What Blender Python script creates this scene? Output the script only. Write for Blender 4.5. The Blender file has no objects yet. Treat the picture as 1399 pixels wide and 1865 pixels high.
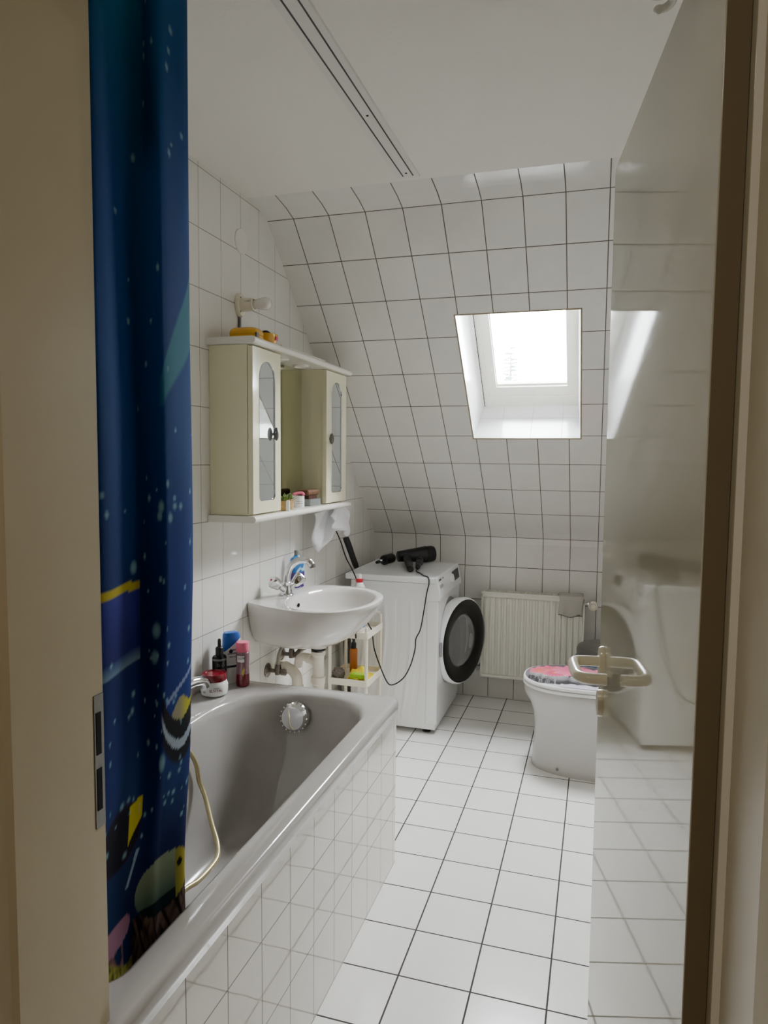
import bpy, bmesh, math, random
from math import sin, cos, pi, radians as RAD
from mathutils import Vector as V, Matrix, noise
random.seed(7)
C = bpy.context.scene.collection
# ------------------------------------------------------------------ node materials
def srgb(c):
    return tuple(((v/255)/12.92 if v/255 <= .04045 else ((v/255+.055)/1.055)**2.4) for v in c)
def new_mat(name):
    m = bpy.data.materials.new(name); m.use_nodes = True
    nt = m.node_tree; b = nt.nodes['Principled BSDF']
    return m, nt, b
def mat(name, rgb, rough=.5, metal=0, var=.04, vscale=12, bump=0, bscale=60, coat=0, trans=0, ior=1.45, sheen=0, spec=.5):
    m, nt, b = new_mat(name); N = nt.nodes; L = nt.links
    col = srgb(rgb)
    tc = N.new('ShaderNodeTexCoord'); no = N.new('ShaderNodeTexNoise')
    no.inputs['Scale'].default_value = vscale; no.inputs['Detail'].default_value = 4
    L.new(tc.outputs['Object'], no.inputs['Vector'])
    mx = N.new('ShaderNodeMix'); mx.data_type = 'RGBA'
    mx.inputs['A'].default_value = (*[max(0, c*(1-var)) for c in col], 1)
    mx.inputs['B'].default_value = (*[min(1, c*(1+var)) for c in col], 1)
    L.new(no.outputs['Fac'], mx.inputs['Factor']); L.new(mx.outputs['Result'], b.inputs['Base Color'])
    b.inputs['Roughness'].default_value = rough; b.inputs['Metallic'].default_value = metal
    b.inputs['Coat Weight'].default_value = coat; b.inputs['Coat Roughness'].default_value = .04
    b.inputs['Transmission Weight'].default_value = trans; b.inputs['IOR'].default_value = ior
    b.inputs['Specular IOR Level'].default_value = spec
    if sheen: b.inputs['Sheen Weight'].default_value = sheen
    if bump:
        n2 = N.new('ShaderNodeTexNoise'); n2.inputs['Scale'].default_value = bscale; n2.inputs['Detail'].default_value = 3
        L.new(tc.outputs['Object'], n2.inputs['Vector'])
        bp = N.new('ShaderNodeBump'); bp.inputs['Strength'].default_value = 1; bp.inputs['Distance'].default_value = bump
        L.new(n2.outputs['Fac'], bp.inputs['Height']); L.new(bp.outputs['Normal'], b.inputs['Normal'])
    return m
def tile_mat(name, rgb, grout, w, h, half, rough=.12, mottle=.05, wave=.00025, mscale=9, coat=0):
    """square-laid glazed tiles on metre UVs"""
    m, nt, b = new_mat(name); N = nt.nodes; L = nt.links
    b.inputs['Coat Weight'].default_value = coat; b.inputs['Coat Roughness'].default_value = .02; b.inputs['Coat IOR'].default_value = 1.6
    uv = N.new('ShaderNodeUVMap'); br = N.new('ShaderNodeTexBrick')
    br.offset = 0; br.squash = 1
    br.inputs['Scale'].default_value = 1; br.inputs['Brick Width'].default_value = w; br.inputs['Row Height'].default_value = h
    br.inputs['Mortar Size'].default_value = half; br.inputs['Mortar Smooth'].default_value = .25; br.inputs['Bias'].default_value = 0
    c = srgb(rgb); br.inputs['Color1'].default_value = (*c, 1)
    br.inputs['Color2'].default_value = (*[v*.97 for v in c], 1); br.inputs['Mortar'].default_value = (*srgb(grout), 1)
    L.new(uv.outputs['UV'], br.inputs['Vector'])
    no = N.new('ShaderNodeTexNoise'); no.inputs['Scale'].default_value = mscale; no.inputs['Detail'].default_value = 6; no.inputs['Roughness'].default_value = .65
    L.new(uv.outputs['UV'], no.inputs['Vector'])
    mr = N.new('ShaderNodeMapRange'); mr.inputs['From Min'].default_value = .3; mr.inputs['From Max'].default_value = .7
    mr.inputs['To Min'].default_value = 1-mottle; mr.inputs['To Max'].default_value = 1
    L.new(no.outputs['Fac'], mr.inputs['Value'])
    mu = N.new('ShaderNodeMix'); mu.data_type = 'RGBA'; mu.blend_type = 'MULTIPLY'; mu.inputs['Factor'].default_value = 1
    L.new(br.outputs['Color'], mu.inputs['A']); L.new(mr.outputs['Result'], mu.inputs['B'])
    L.new(mu.outputs['Result'], b.inputs['Base Color'])
    rr = N.new('ShaderNodeMapRange'); rr.inputs['To Min'].default_value = rough; rr.inputs['To Max'].default_value = .8
    L.new(br.outputs['Fac'], rr.inputs['Value']); L.new(rr.outputs['Result'], b.inputs['Roughness'])
    iv = N.new('ShaderNodeMath'); iv.operation = 'SUBTRACT'; iv.inputs[0].default_value = 1; L.new(br.outputs['Fac'], iv.inputs[1])
    b1 = N.new('ShaderNodeBump'); b1.inputs['Distance'].default_value = .0012; b1.inputs['Strength'].default_value = .7
    L.new(iv.outputs[0], b1.inputs['Height'])
    n2 = N.new('ShaderNodeTexNoise'); n2.inputs['Scale'].default_value = 14; n2.inputs['Detail'].default_value = 2
    L.new(uv.outputs['UV'], n2.inputs['Vector'])
    b2 = N.new('ShaderNodeBump'); b2.inputs['Distance'].default_value = wave; b2.inputs['Strength'].default_value = 1
    L.new(n2.outputs['Fac'], b2.inputs['Height']); L.new(b1.outputs['Normal'], b2.inputs['Normal']); L.new(b2.outputs['Normal'], b.inputs['Normal'])
    return m
def attr_mat(name, rough=.5, coat=0, bump=0, spec=.4):
    m, nt, b = new_mat(name); b.inputs['Specular IOR Level'].default_value = spec; N = nt.nodes; L = nt.links
    a = N.new('ShaderNodeAttribute'); a.attribute_name = 'print'
    L.new(a.outputs['Color'], b.inputs['Base Color']); b.inputs['Roughness'].default_value = rough; b.inputs['Coat Weight'].default_value = coat
    if bump:
        tc = N.new('ShaderNodeTexCoord'); n2 = N.new('ShaderNodeTexNoise'); n2.inputs['Scale'].default_value = 400
        L.new(tc.outputs['Object'], n2.inputs['Vector']); bp = N.new('ShaderNodeBump'); bp.inputs['Distance'].default_value = bump
        L.new(n2.outputs['Fac'], bp.inputs['Height']); L.new(bp.outputs['Normal'], b.inputs['Normal'])
    return m
M = {}
M['wall_tile'] = tile_mat('wall tile', (226,224,218), (138,132,124), .1468, .2012, .0014, .1)
M['slope_tile'] = tile_mat('slope tile', (228,226,222), (104,96,88), .152, .2017, .0022, .12)
M['knee_tile'] = tile_mat('knee tile', (228,226,222), (104,96,88), .152, .2012, .0022, .12)
M['panel_tile'] = tile_mat('bath panel tile', (228,223,216), (112,102,92), .1412, .2, .0016, .03, wave=.0003, coat=.4)
M['reveal_tile'] = tile_mat('window reveal tile', (236,236,236), (190,186,180), .15, .2, .0012, .15)
M['floor_tile'] = tile_mat('floor tile', (238,237,234), (58,52,50), .1999, .1962, .0028, .22, mottle=.05, wave=.0003)
M['plaster'] = mat('ceiling plaster', (226,223,216), .9, var=.02, bump=.0006, bscale=90)
M['hall_wall'] = mat('hall wallpaper', (178,160,132), .85, bump=.0006, bscale=120)
M['hall_floor'] = mat('hall floor', (120,90,62), .5)
M['frame_tan'] = mat('door frame lacquer', (200,188,158), .35, var=.03, vscale=4)
M['door'] = mat('door lacquer', (190,186,164), .042, var=.02, vscale=3, spec=.5)
M['edgeshade'] = mat('door edge shade', (122,110,88), .6)  # shaded tone of the door's hinge edge, put into the colour
M['nylon'] = mat('cream nylon', (226,220,198), .22, coat=.4)
M['enamel'] = mat('grey enamel', (172,168,164), .16, coat=.5, var=.02)
M['chrome'] = mat('chrome', (222,222,224), .06, metal=1, var=.01)
M['steel'] = mat('steel', (120,118,116), .3, metal=1)
M['valve'] = mat('old valve metal', (128,120,112), .35, metal=.9, var=.15, vscale=40)
M['ceramic'] = mat('ceramic', (204,200,195), .08, coat=.6, var=.01)
M['toilet'] = mat('toilet ceramic', (182,179,176), .1, coat=.5, var=.01)
M['black'] = mat('black plastic', (16,16,17), .4, var=.1)
M['blackgloss'] = mat('black gloss', (7,8,10), .3, coat=.15, spec=.3)
M['blackhole'] = mat('dark opening', (8,8,8), .9)
M['white'] = mat('white plastic', (236,236,234), .3, var=.01)
M['whitemetal'] = mat('white metal', (236,237,238), .25, var=.01, coat=.3)
M['ivory'] = mat('ivory laminate', (232,227,196), .13, var=.015, coat=.2)
M['board'] = mat('white board', (234,231,222), .22, coat=.3, var=.01)
M['mirror'] = mat('mirror', (232,236,214), .01, metal=1, var=.0)
M['radiator'] = mat('radiator enamel', (222,220,208), .3, var=.02)
M['pvc'] = mat('white pvc', (226,219,204), .35, var=.04)
M['cream'] = mat('cream plastic', (233,226,208), .35, var=.02)
M['glass'] = mat('clear glass', (250,252,252), .02, trans=1, ior=1.45, var=0)
M['dglass'] = mat('smoked door glass', (206,206,206), .04, trans=.75, ior=1.3, var=.05)
M['towel'] = mat('white terry', (226,226,230), .95, var=.05, vscale=80, bump=.002, bscale=260, sheen=.3)
M['greycloth'] = mat('grey cloth', (178,174,166), .95, var=.05, bump=.0015, bscale=240)
M['yellow'] = mat('yellow lacquer', (222,168,26), .25, coat=.4, var=.06)
M['yclothe'] = mat('yellow cloth', (214,190,40), .9, var=.08, bump=.001, bscale=200)
M['greensponge'] = mat('green sponge', (140,176,30), .9, var=.15, vscale=90, bump=.002, bscale=160)
M['puff'] = mat('grey mesh puff', (136,128,122), .8, var=.3, vscale=120)
M['amber'] = mat('amber liquid', (196,118,48), .12, trans=.25, var=.05)
M['blue'] = mat('blue plastic', (34,92,176), .3, var=.08)
M['bluebag'] = mat('blue bag film', (60,104,150), .35, var=.1)
M['red'] = mat('red lid', (122,16,34), .2, coat=.5, var=.05)
M['brightred'] = mat('bright red cap', (196,26,46), .3)
M['pink'] = mat('pink cap', (226,110,138), .35)
M['purple'] = mat('purple lotion', (128,96,106), .12, coat=.4)
M['darkred'] = mat('dark red liquid', (112,26,40), .12, coat=.4)
M['darkink'] = mat('dark ink', (48,40,50), .5)
M['redink'] = mat('dark red ink', (110,24,40), .5)
M['navyink'] = mat('navy ink', (24,34,66), .5)
M['greyink'] = mat('grey ink', (112,112,114), .5)
M['paper'] = mat('label white', (232,230,228), .5)
M['wicker'] = mat('woven seagrass', (190,160,112), .9, var=.35, vscale=60, bump=.002, bscale=120)
M['leaf'] = mat('leaf green', (92,112,42), .5, var=.25, vscale=50)
M['wood'] = mat('brown wood', (100,68,42), .5, var=.25, vscale=30)
M['greystone'] = mat('grey dish', (120,124,122), .5)
M['bulb'] = mat('opal bulb', (236,234,228), .12, var=.0, coat=.4)
M['hosecream'] = mat('gold cream hose', (196,184,142), .25, metal=.35, var=.08)
M['hosegrey'] = mat('grey hose', (150,146,138), .4)
M['winframe'] = mat('window frame white', (238,236,226), .35, var=.02)
M['railmetal'] = mat('rail white', (216,214,210), .35, var=.01)
M['bindark'] = mat('bin lid metal', (104,102,98), .3, coat=.3)
M['lidprint'] = attr_mat('printed lid', .55, 0)
M['curtain'] = attr_mat('printed curtain', .85, 0, .0002, .12)
M['bottleprint'] = attr_mat('printed bottle', .25, .3)
M['tree'] = mat('hazed pine needles', (120,134,124), .8, var=.2)  # needle colour lightened to imitate haze
M['bark'] = mat('bark', (96,84,74), .9)
M['ground'] = mat('ground outside', (130,134,124), .9)

def thin_glass(name):
    """flat window pane: sees straight through, with a Fresnel reflection and faint dirt"""
    m, nt, b = new_mat(name); N = nt.nodes; L = nt.links
    tr = N.new('ShaderNodeBsdfTransparent'); gl = N.new('ShaderNodeBsdfGlossy'); gl.inputs['Roughness'].default_value = .01
    fr = N.new('ShaderNodeFresnel'); fr.inputs['IOR'].default_value = 1.35; mx = N.new('ShaderNodeMixShader')
    no = N.new('ShaderNodeTexNoise'); no.inputs['Scale'].default_value = 14; cr = N.new('ShaderNodeMapRange'); cr.inputs['To Min'].default_value = .9; cr.inputs['To Max'].default_value = .98
    L.new(no.outputs['Fac'], cr.inputs['Value']); L.new(cr.outputs['Result'], tr.inputs['Color'])
    L.new(fr.outputs['Fac'], mx.inputs['Fac']); L.new(tr.outputs[0], mx.inputs[1]); L.new(gl.outputs[0], mx.inputs[2])
    L.new(mx.outputs[0], N['Material Output'].inputs['Surface'])
    return m
M['pane'] = thin_glass('window pane glass')
# ------------------------------------------------------------------ mesh builder
class MB:
    def __init__(s): s.v = []; s.f = []; s.uv = {}; s.bev = False
    def add(s, vs, fs, mtx=None):
        o = len(s.v)
        s.v += [tuple(mtx @ V(p)) if mtx else tuple(p) for p in vs]
        s.f += [tuple(i+o for i in f) for f in fs]
        return s
    def quad(s, pts, uvs=None):
        o = len(s.v); s.v += [tuple(p) for p in pts]; s.f.append(tuple(range(o, o+len(pts))))
        if uvs: s.uv[len(s.f)-1] = uvs
        return s
    def box(s, x0, x1, y0, y1, z0, z1, bev=0, seg=2, mtx=None):
        bm = bmesh.new(); bmesh.ops.create_cube(bm, size=1)
        for v in bm.verts:
            v.co = (x0+(v.co.x+.5)*(x1-x0), y0+(v.co.y+.5)*(y1-y0), z0+(v.co.z+.5)*(z1-z0))
        if bev: s.bev = True; bmesh.ops.bevel(bm, geom=bm.edges[:], offset=bev, segments=seg, profile=.5, affect='EDGES')
        bm.verts.index_update()
        s.add([v.co[:] for v in bm.verts], [[v.index for v in f.verts] for f in bm.faces], mtx); bm.free()
        return s
    def loft(s, rings, cap0=True, cap1=True, closed=False, mtx=None):
        n = len(rings[0]); vs = [p for r in rings for p in r]; fs = []
        R = len(rings)
        for i in range(R if closed else R-1):
            a = i*n; b = ((i+1) % R)*n
            for j in range(n):
                k = (j+1) % n; fs.append((a+j, a+k, b+k, b+j))
        if cap0 and not closed: fs.append(tuple(range(n-1, -1, -1)))
        if cap1 and not closed: fs.append(tuple((R-1)*n+j for j in range(n)))
        return s.add(vs, fs, mtx)
    def lathe(s, prof, c=(0,0,0), seg=28, mtx=None, cap0=True, cap1=True):
        rings = [[(c[0]+max(r,1e-5)*cos(2*pi*j/seg), c[1]+max(r,1e-5)*sin(2*pi*j/seg), c[2]+z) for j in range(seg)] for r, z in prof]
        return s.loft(rings, cap0, cap1, mtx=mtx)
    def tube(s, pts, r, seg=10, closed=False, flat=None):
        pts = [V(p) for p in pts]; n = len(pts); rs = r if isinstance(r, (list, tuple)) else [r]*n
        T = []
        for i in range(n):
            a = pts[(i-1) % n] if closed or i > 0 else pts[i]; b = pts[(i+1) % n] if closed or i < n-1 else pts[i]
            T.append((b-a).normalized())
        up = V((0,0,1)) if abs(T[0].z) < .9 else V((1,0,0))
        nrm = (up - T[0]*up.dot(T[0])).normalized(); rings = []
        for i in range(n):
            nrm = (nrm - T[i]*nrm.dot(T[i])).normalized(); bi = T[i].cross(nrm)
            fx, fy = flat or (1, 1)
            rings.append([tuple(pts[i] + nrm*(rs[i]*fx*cos(2*pi*j/seg)) + bi*(rs[i]*fy*sin(2*pi*j/seg))) for j in range(seg)])
        return s.loft(rings, not closed, not closed, closed)
    def prism(s, poly, axis, a, b):
        """2D polygon extruded along axis 0/1/2 from a to b (poly in the other two axes, cyclic order)"""
        def P(q, t):
            return {0: (t, q[0], q[1]), 1: (q[0], t, q[1]), 2: (q[0], q[1], t)}[axis]
        return s.loft([[P(q, a) for q in poly], [P(q, b) for q in poly]])
    def grid(s, nu, nv, fn):
        vs = [fn(i/(nu-1), j/(nv-1)) for i in range(nu) for j in range(nv)]
        fs = [(i*nv+j, (i+1)*nv+j, (i+1)*nv+j+1, i*nv+j+1) for i in range(nu-1) for j in range(nv-1)]
        return s.add(vs, fs)
    def sphere(s, c, r, seg=16, ring=10, sc=(1,1,1)):
        rings = []
        for i in range(ring+1):
            t = pi*i/ring; rr = max(sin(t), 1e-4)
            rings.append([(c[0]+r*sc[0]*rr*cos(2*pi*j/seg), c[1]+r*sc[1]*rr*sin(2*pi*j/seg), c[2]-r*sc[2]*cos(t)) for j in range(seg)])
        return s.loft(rings)
    def build(s, name, m, parent=None, smooth=True, angle=38, fix=True, cols=None, thick=0):
        me = bpy.data.meshes.new(name); me.from_pydata(s.v, [], s.f)
        if s.uv or m in ('uv',):
            pass
        if s.uv:
            ul = me.uv_layers.new(name='UVMap')
            for fi, uvs in s.uv.items():
                p = me.polygons[fi]
                for k, li in enumerate(p.loop_indices): ul.data[li].uv = uvs[k]
        if cols:
            ca = me.color_attributes.new('print', 'FLOAT_COLOR', 'POINT')
            for i, c in enumerate(cols): ca.data[i].color = (*c, 1)
        if fix and not s.uv:
            bm = bmesh.new(); bm.from_mesh(me); bmesh.ops.recalc_face_normals(bm, faces=bm.faces[:]); bm.to_mesh(me); bm.free()
        if smooth:
            for p in me.polygons: p.use_smooth = True
            me.set_sharp_from_angle(angle=RAD(angle))
        me.materials.append(M[m]); me.update()
        o = bpy.data.objects.new(name, me); C.objects.link(o)
        if s.bev and smooth:
            wn = o.modifiers.new('weighted normals', 'WEIGHTED_NORMAL'); wn.keep_sharp = True; wn.weight = 100
        if thick:
            md = o.modifiers.new('thickness', 'SOLIDIFY'); md.thickness = thick; md.offset = 0
        if parent:
            o.parent = parent
            o.matrix_parent_inverse = parent_inv(parent)
        return o
def parent_inv(p):
    mtx = Matrix.LocRotScale(p.location, p.rotation_euler, p.scale)
    q = p
    while q.parent:
        q = q.parent
        if not q.matrix_parent_inverse.is_identity if False else False: pass
    # every empty sits unrotated; meshes sit at the origin
    return Matrix.Translation(-V(p.location)) if p.type == 'EMPTY' else Matrix.Identity(4)
def tag(o, label, cat, group=None):
    o['label'] = label; o['category'] = cat
    if group: o['group'] = group
    return o
def thing(name, label, cat, loc, group=None):
    o = bpy.data.objects.new(name, None); C.objects.link(o); o.location = loc; o.empty_display_size = .05
    return tag(o, label, cat, group)
def struct(o): o['kind'] = 'structure'; return o
def text(s, size, mtx, m, parent, name='lettering', ext=.0003, align='CENTER', sx=1):
    cu = bpy.data.curves.new(name, 'FONT'); cu.body = s; cu.size = size; cu.extrude = ext; cu.align_x = align; cu.align_y = 'CENTER'
    t = bpy.data.objects.new(name, cu); C.objects.link(t)
    me = bpy.data.meshes.new_from_object(t.evaluated_get(bpy.context.evaluated_depsgraph_get()))
    bpy.data.objects.remove(t); bpy.data.curves.remove(cu)
    for v in me.vertices: v.co = mtx @ V((v.co.x*sx, v.co.y, v.co.z))
    me.materials.clear(); me.materials.append(M[m]); me.name = name
    o = bpy.data.objects.new(name, me); C.objects.link(o)
    if parent:
        o.parent = parent; o.matrix_parent_inverse = parent_inv(parent)
    return o
def frame(origin, xdir, zdir):
    """matrix whose local x = xdir, local z (out of the lettering) = zdir"""
    x = V(xdir).normalized(); z = (V(zdir) - x*V(zdir).dot(x)).normalized(); y = z.cross(x)
    return Matrix(((x.x, y.x, z.x, origin[0]), (x.y, y.y, z.y, origin[1]), (x.z, y.z, z.z, origin[2]), (0,0,0,1)))
def catmull(pts, n=8, closed=False):
    pts = [V(p) for p in pts]; out = []; L = len(pts)
    for i in range(L if closed else L-1):
        if closed: p0, p1, p2, p3 = [pts[(i+k) % L] for k in (-1, 0, 1, 2)]
        else: p0, p1, p2, p3 = pts[max(i-1, 0)], pts[i], pts[i+1], pts[min(i+2, L-1)]
        for k in range(n):
            t = k/n
            out.append(.5*((2*p1)+(p2-p0)*t+(2*p0-5*p1+4*p2-p3)*t*t+(3*p1-p0-3*p2+p3)*t**3))
    if not closed: out.append(pts[-1])
    return out
def axis_mtx(origin, zdir):
    return V((0,0,1)).rotation_difference(V(zdir).normalized()).to_matrix().to_4x4() if origin is None else Matrix.Translation(V(origin)) @ V((0,0,1)).rotation_difference(V(zdir).normalized()).to_matrix().to_4x4()
def smix(a, b, t):
    t = max(0, min(1, t)); return tuple(x+(y-x)*t for x, y in zip(a, b))
def sstep(a, b, x):
    t = max(0, min(1, (x-a)/(b-a))) if a != b else float(x > a)
    return t*t*(3-2*t)

# ------------------------------------------------------------------ room shell
XR = 1.68; YF = -3.35; ZC = 2.415
ANG = .7683; CA, SA = cos(ANG), sin(ANG)
S0 = V((0, -1.4684, 2.3815))
def sl(x, s, d=0):
    return (x, S0.y + s*CA + d*SA, S0.z - s*SA + d*CA)
# floor
mb = MB(); q = [(0,YF-.15),(XR,YF-.15),(XR,0),(0,0)]
mb.quad([(x,y,0) for x, y in q], [(x-.6382, y+.2115) for x, y in q]); struct(mb.build('floor', 'floor_tile', smooth=False))
mb = MB(); mb.quad([(x,y,0) for x, y in [(-.8,-5.4),(2.9,-5.4),(2.9,YF-.15),(-.8,YF-.15)]]); struct(mb.build('floor_hall', 'hall_floor', smooth=False))
# ceiling
mb = MB(); mb.box(0, XR, YF, -1.635, ZC, ZC+.03); struct(mb.build('ceiling', 'plaster', smooth=False))
# slope with the window hole
prof = [(-1.635, ZC, -.17), (-1.54, 2.401, -.0746), (S0.y, S0.z, 0.0)]
WX0, WX1, WS0, WS1 = .712, 1.231, .4956, 1.2257
mb = MB()
def uvs(x, s): return (x-.571, s)
for (y0, z0, s0), (y1, z1, s1) in zip(prof[:-1], prof[1:]):
    mb.quad([(0,y0,z0),(XR,y0,z0),(XR,y1,z1),(0,y1,z1)], [uvs(0,s0),uvs(XR,s0),uvs(XR,s1),uvs(0,s1)])
SB = 1.985
xs = [0, WX0, WX1, XR]; ss = [0, WS0, WS1, SB]
for i in range(3):
    for j in range(3):
        if i == 1 and j == 1: continue
        q = [(xs[i],ss[j]),(xs[i+1],ss[j]),(xs[i+1],ss[j+1]),(xs[i],ss[j+1])]
        mb.quad([sl(*p) for p in q], [uvs(*p) for p in q])
A = sl(0, SB); B = (0, -.012, .968)
mb.quad([A, (XR,A[1],A[2]), (XR,B[1],B[2]), B], [uvs(0,SB),uvs(XR,SB),uvs(XR,2.017),uvs(0,2.017)])
struct(mb.build('wall_slope', 'slope_tile', smooth=False))
# knee wall
mb = MB(); zz = [(-.012,.968,.2012), (-.003,.93,.14), (0,.87,.0795), (0,0,-.7905)]
for (y0,z0,v0),(y1,z1,v1) in zip(zz[:-1], zz[1:]):
    mb.quad([(0,y0,z0),(XR,y0,z0),(XR,y1,z1),(0,y1,z1)], [(-.571,v0),(XR-.571,v0),(XR-.571,v1),(-.571,v1)])
struct(mb.build('wall_back', 'knee_tile', smooth=False))
# side walls
side = [(0,0),(0,.87),(-.003,.93),(-.012,.968),A[1:],(S0.y,S0.z),(-1.54,2.401),(-1.635,ZC),(YF,ZC),(YF,0)]
for nm, x in (('wall_left', 0), ('wall_right', XR)):
    mb = MB(); mb.quad([(x,y,z) for y, z in side], [(y+2.1352, z-2.198) for y, z in side]); struct(mb.build(nm, 'wall_tile', smooth=False))
# partition with the door opening (room face tiled, hall face papered)
OX0, OX1, OZ = .655, 1.50, 2.06
mb = MB()
for x0, x1, z0, z1 in ((0,OX0,0,ZC),(OX1,XR,0,ZC),(OX0,OX1,OZ,ZC)):
    q = [(x0,z0),(x1,z0),(x1,z1),(x0,z1)]; mb.quad([(x,YF,z) for x, z in q], [(x, z-2.198) for x, z in q])
struct(mb.build('wall_front', 'wall_tile', smooth=False))
mb = MB()
for x0, x1, z0, z1 in ((-.8,OX0,0,2.45),(OX1,2.9,0,2.45),(OX0,OX1,OZ,2.45)):
    mb.box(x0, x1, YF-.15, YF-.005, z0, z1)
struct(mb.build('wall_hall_front', 'hall_wall', smooth=False))
mb = MB(); mb.box(-.83,-.8,-5.4,YF-.15,0,2.45); struct(mb.build('wall_hall_left', 'hall_wall', smooth=False))
mb = MB(); mb.box(2.9,2.93,-5.4,YF-.15,0,2.45); struct(mb.build('wall_hall_right', 'hall_wall', smooth=False))
mb = MB(); mb.box(-.8,2.9,-5.43,-5.4,0,2.45); struct(mb.build('wall_hall_back', 'hall_wall', smooth=False))
mb = MB(); mb.box(-.8,2.9,-5.4,YF-.15,2.45,2.48); struct(mb.build('ceiling_hall', 'plaster', smooth=False))
# tiled bath panel (front and end face)
TX, TY, TZ = .683, -1.85, .60
mb = MB(); v0 = .205
q = [(YF,0),(TY,0),(TY,TZ-.056),(YF,TZ-.056)]
mb.quad([(TX-.006,y,z) for y, z in q], [(y+2.021, z-v0) for y, z in q])
struct(mb.build('wall_bath_front', 'panel_tile', smooth=False)); mb = MB()
q = [(TX-.006,0),(0,0),(0,TZ-.056),(TX-.006,TZ-.056)]
mb.quad([(x,TY-.004,z) for x, z in q], [(x-TX, z-v0) for x, z in q])
struct(mb.build('wall_bath_end', 'panel_tile', smooth=False))
# door lining (jambs and head)
def jamb(name, prof, z1):
    mb = MB(); mb.prism(prof, 2, 0, z1); struct(mb.build(name, 'frame_tan', smooth=False))
    return mb
jl = [(.58,-3.50),(.58,-3.545),(.648,-3.552),(.66,-3.545),(.666,-3.535),(.672,-3.532),(.676,-3.512),(.68,-3.504),(.68,-3.368),(.672,-3.364),(.668,-3.364),(.668,-3.332),(.58,-3.332),(.58,-3.349),(.655,-3.349),(.655,-3.5)]
mb = MB(); mb.prism(jl, 2, 0, 2.03); o = struct(mb.build('trim_1', 'frame_tan', smooth=False))
# strike plate let into the left rebate
sp = MB(); sp.box(.6675,.6695,-3.352,-3.333,.90,1.09); st = sp.build('strike_plate', 'steel', o, smooth=False); st['label'] = 'metal strike plate with dark latch openings'
sp = MB()
for z0, z1 in ((1.005,1.065),(.925,.985)): sp.box(.669,.6702,-3.349,-3.339,z0,z1)
sp.build('latch_opening', 'blackhole', st, smooth=False)
jr = [(1.462,-3.378),(1.462,-3.52),(1.468,-3.545),(1.48,-3.552),(1.57,-3.545),(1.57,-3.5),(1.5,-3.5),(1.5,-3.349),(1.57,-3.349),(1.57,-3.34),(1.483,-3.34),(1.483,-3.378)]
mb = MB(); mb.prism(jr, 2, 0, 2.03); struct(mb.build('trim_2', 'frame_tan', smooth=False))
mb = MB(); mb.box(.668,1.483,-3.545,-3.34,2.03,2.075); struct(mb.build('trim_3', 'frame_tan', smooth=False))
# ------------------------------------------------------------------ skylight
mb = MB()
f0, f1, fs0, fs1, D = .736, 1.211, .485, 1.233, .25
q = {'l': [((WX0,WS0,0),(0,0)),((WX0,WS1,0),(0,.73)),((f0,fs1,D),(.25,.73)),((f0,fs0,D),(.25,0))],
     'r': [((WX1,WS0,0),(0,0)),((WX1,WS1,0),(0,.73)),((f1,fs1,D),(.25,.73)),((f1,fs0,D),(.25,0))],
     'b': [((WX0,WS1,0),(0,0)),((WX1,WS1,0),(.52,0)),((f1,fs1,D),(.50,.25)),((f0,fs1,D),(.024,.25))],
     't': [((WX0,WS0,0),(0,0)),((WX1,WS0,0),(.52,0)),((f1,fs0,D),(.50,.25)),((f0,fs0,D),(.024,.25))]}
for k in q: mb.quad([sl(*p) for p, u in q[k]], [(u[0]+.02, u[1]+.05) for p, u in q[k]])
win = struct(mb.build('window_1', 'reveal_tile', smooth=False))
def sbox(mb, x0, x1, s0, s1, d0, d1):
    P = [sl(x,s,d) for x in (x0,x1) for s in (s0,s1) for d in (d0,d1)]
    mb.add(P, [(0,1,3,2),(4,6,7,5),(0,4,5,1),(2,3,7,6),(0,2,6,4),(1,5,7,3)])
def sframe(x0, x1, s0, s1, wl, wr, wt, wb, d0, d1, name, m, par):
    mb = MB(); sbox(mb,x0,x0+wl,s0,s1,d0,d1); sbox(mb,x1-wr,x1,s0,s1,d0,d1); sbox(mb,x0+wl,x1-wr,s0,s0+wt,d0,d1); sbox(mb,x0+wl,x1-wr,s1-wb,s1,d0,d1)
    return mb.build(name, m, par, smooth=False)
sframe(.738,1.214,.472,1.238,.022,.018,.03,.066,D-.004,D+.07,'window_frame','winframe',win)
sa = sframe(.757,1.197,.50,1.171,.049,.037,.045,.058,D+.006,D+.055,'window_sash','winframe',win)
sframe(.803,1.163,.54,1.116,.007,.007,.01,.010,D+.022,D+.045,'glazing_bead','winframe',sa)
mb = MB(); sbox(mb,.804,1.162,.54,1.115,D+.032,D+.038); mb.build('pane','pane',sa,smooth=False)
mb = MB(); sbox(mb,.7335,.7385,.50,1.232,D-.006,D+.01); mb.build('seal','black',win,smooth=False)
mb = MB(); w = .007
for x0,x1,s0,s1 in ((WX0-w,WX0,WS0-w,WS1+w),(WX1,WX1+w,WS0-w,WS1+w),(WX0,WX1,WS0-w,WS0),(WX0,WX1,WS1,WS1+w)): sbox(mb,x0,x1,s0,s1,-.0006,.002)
M['sealant'] = mat('aged sealant', (150,138,112), .8, var=.25, vscale=25)
mb.build('sealant_joint', 'sealant', win, smooth=False)

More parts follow.
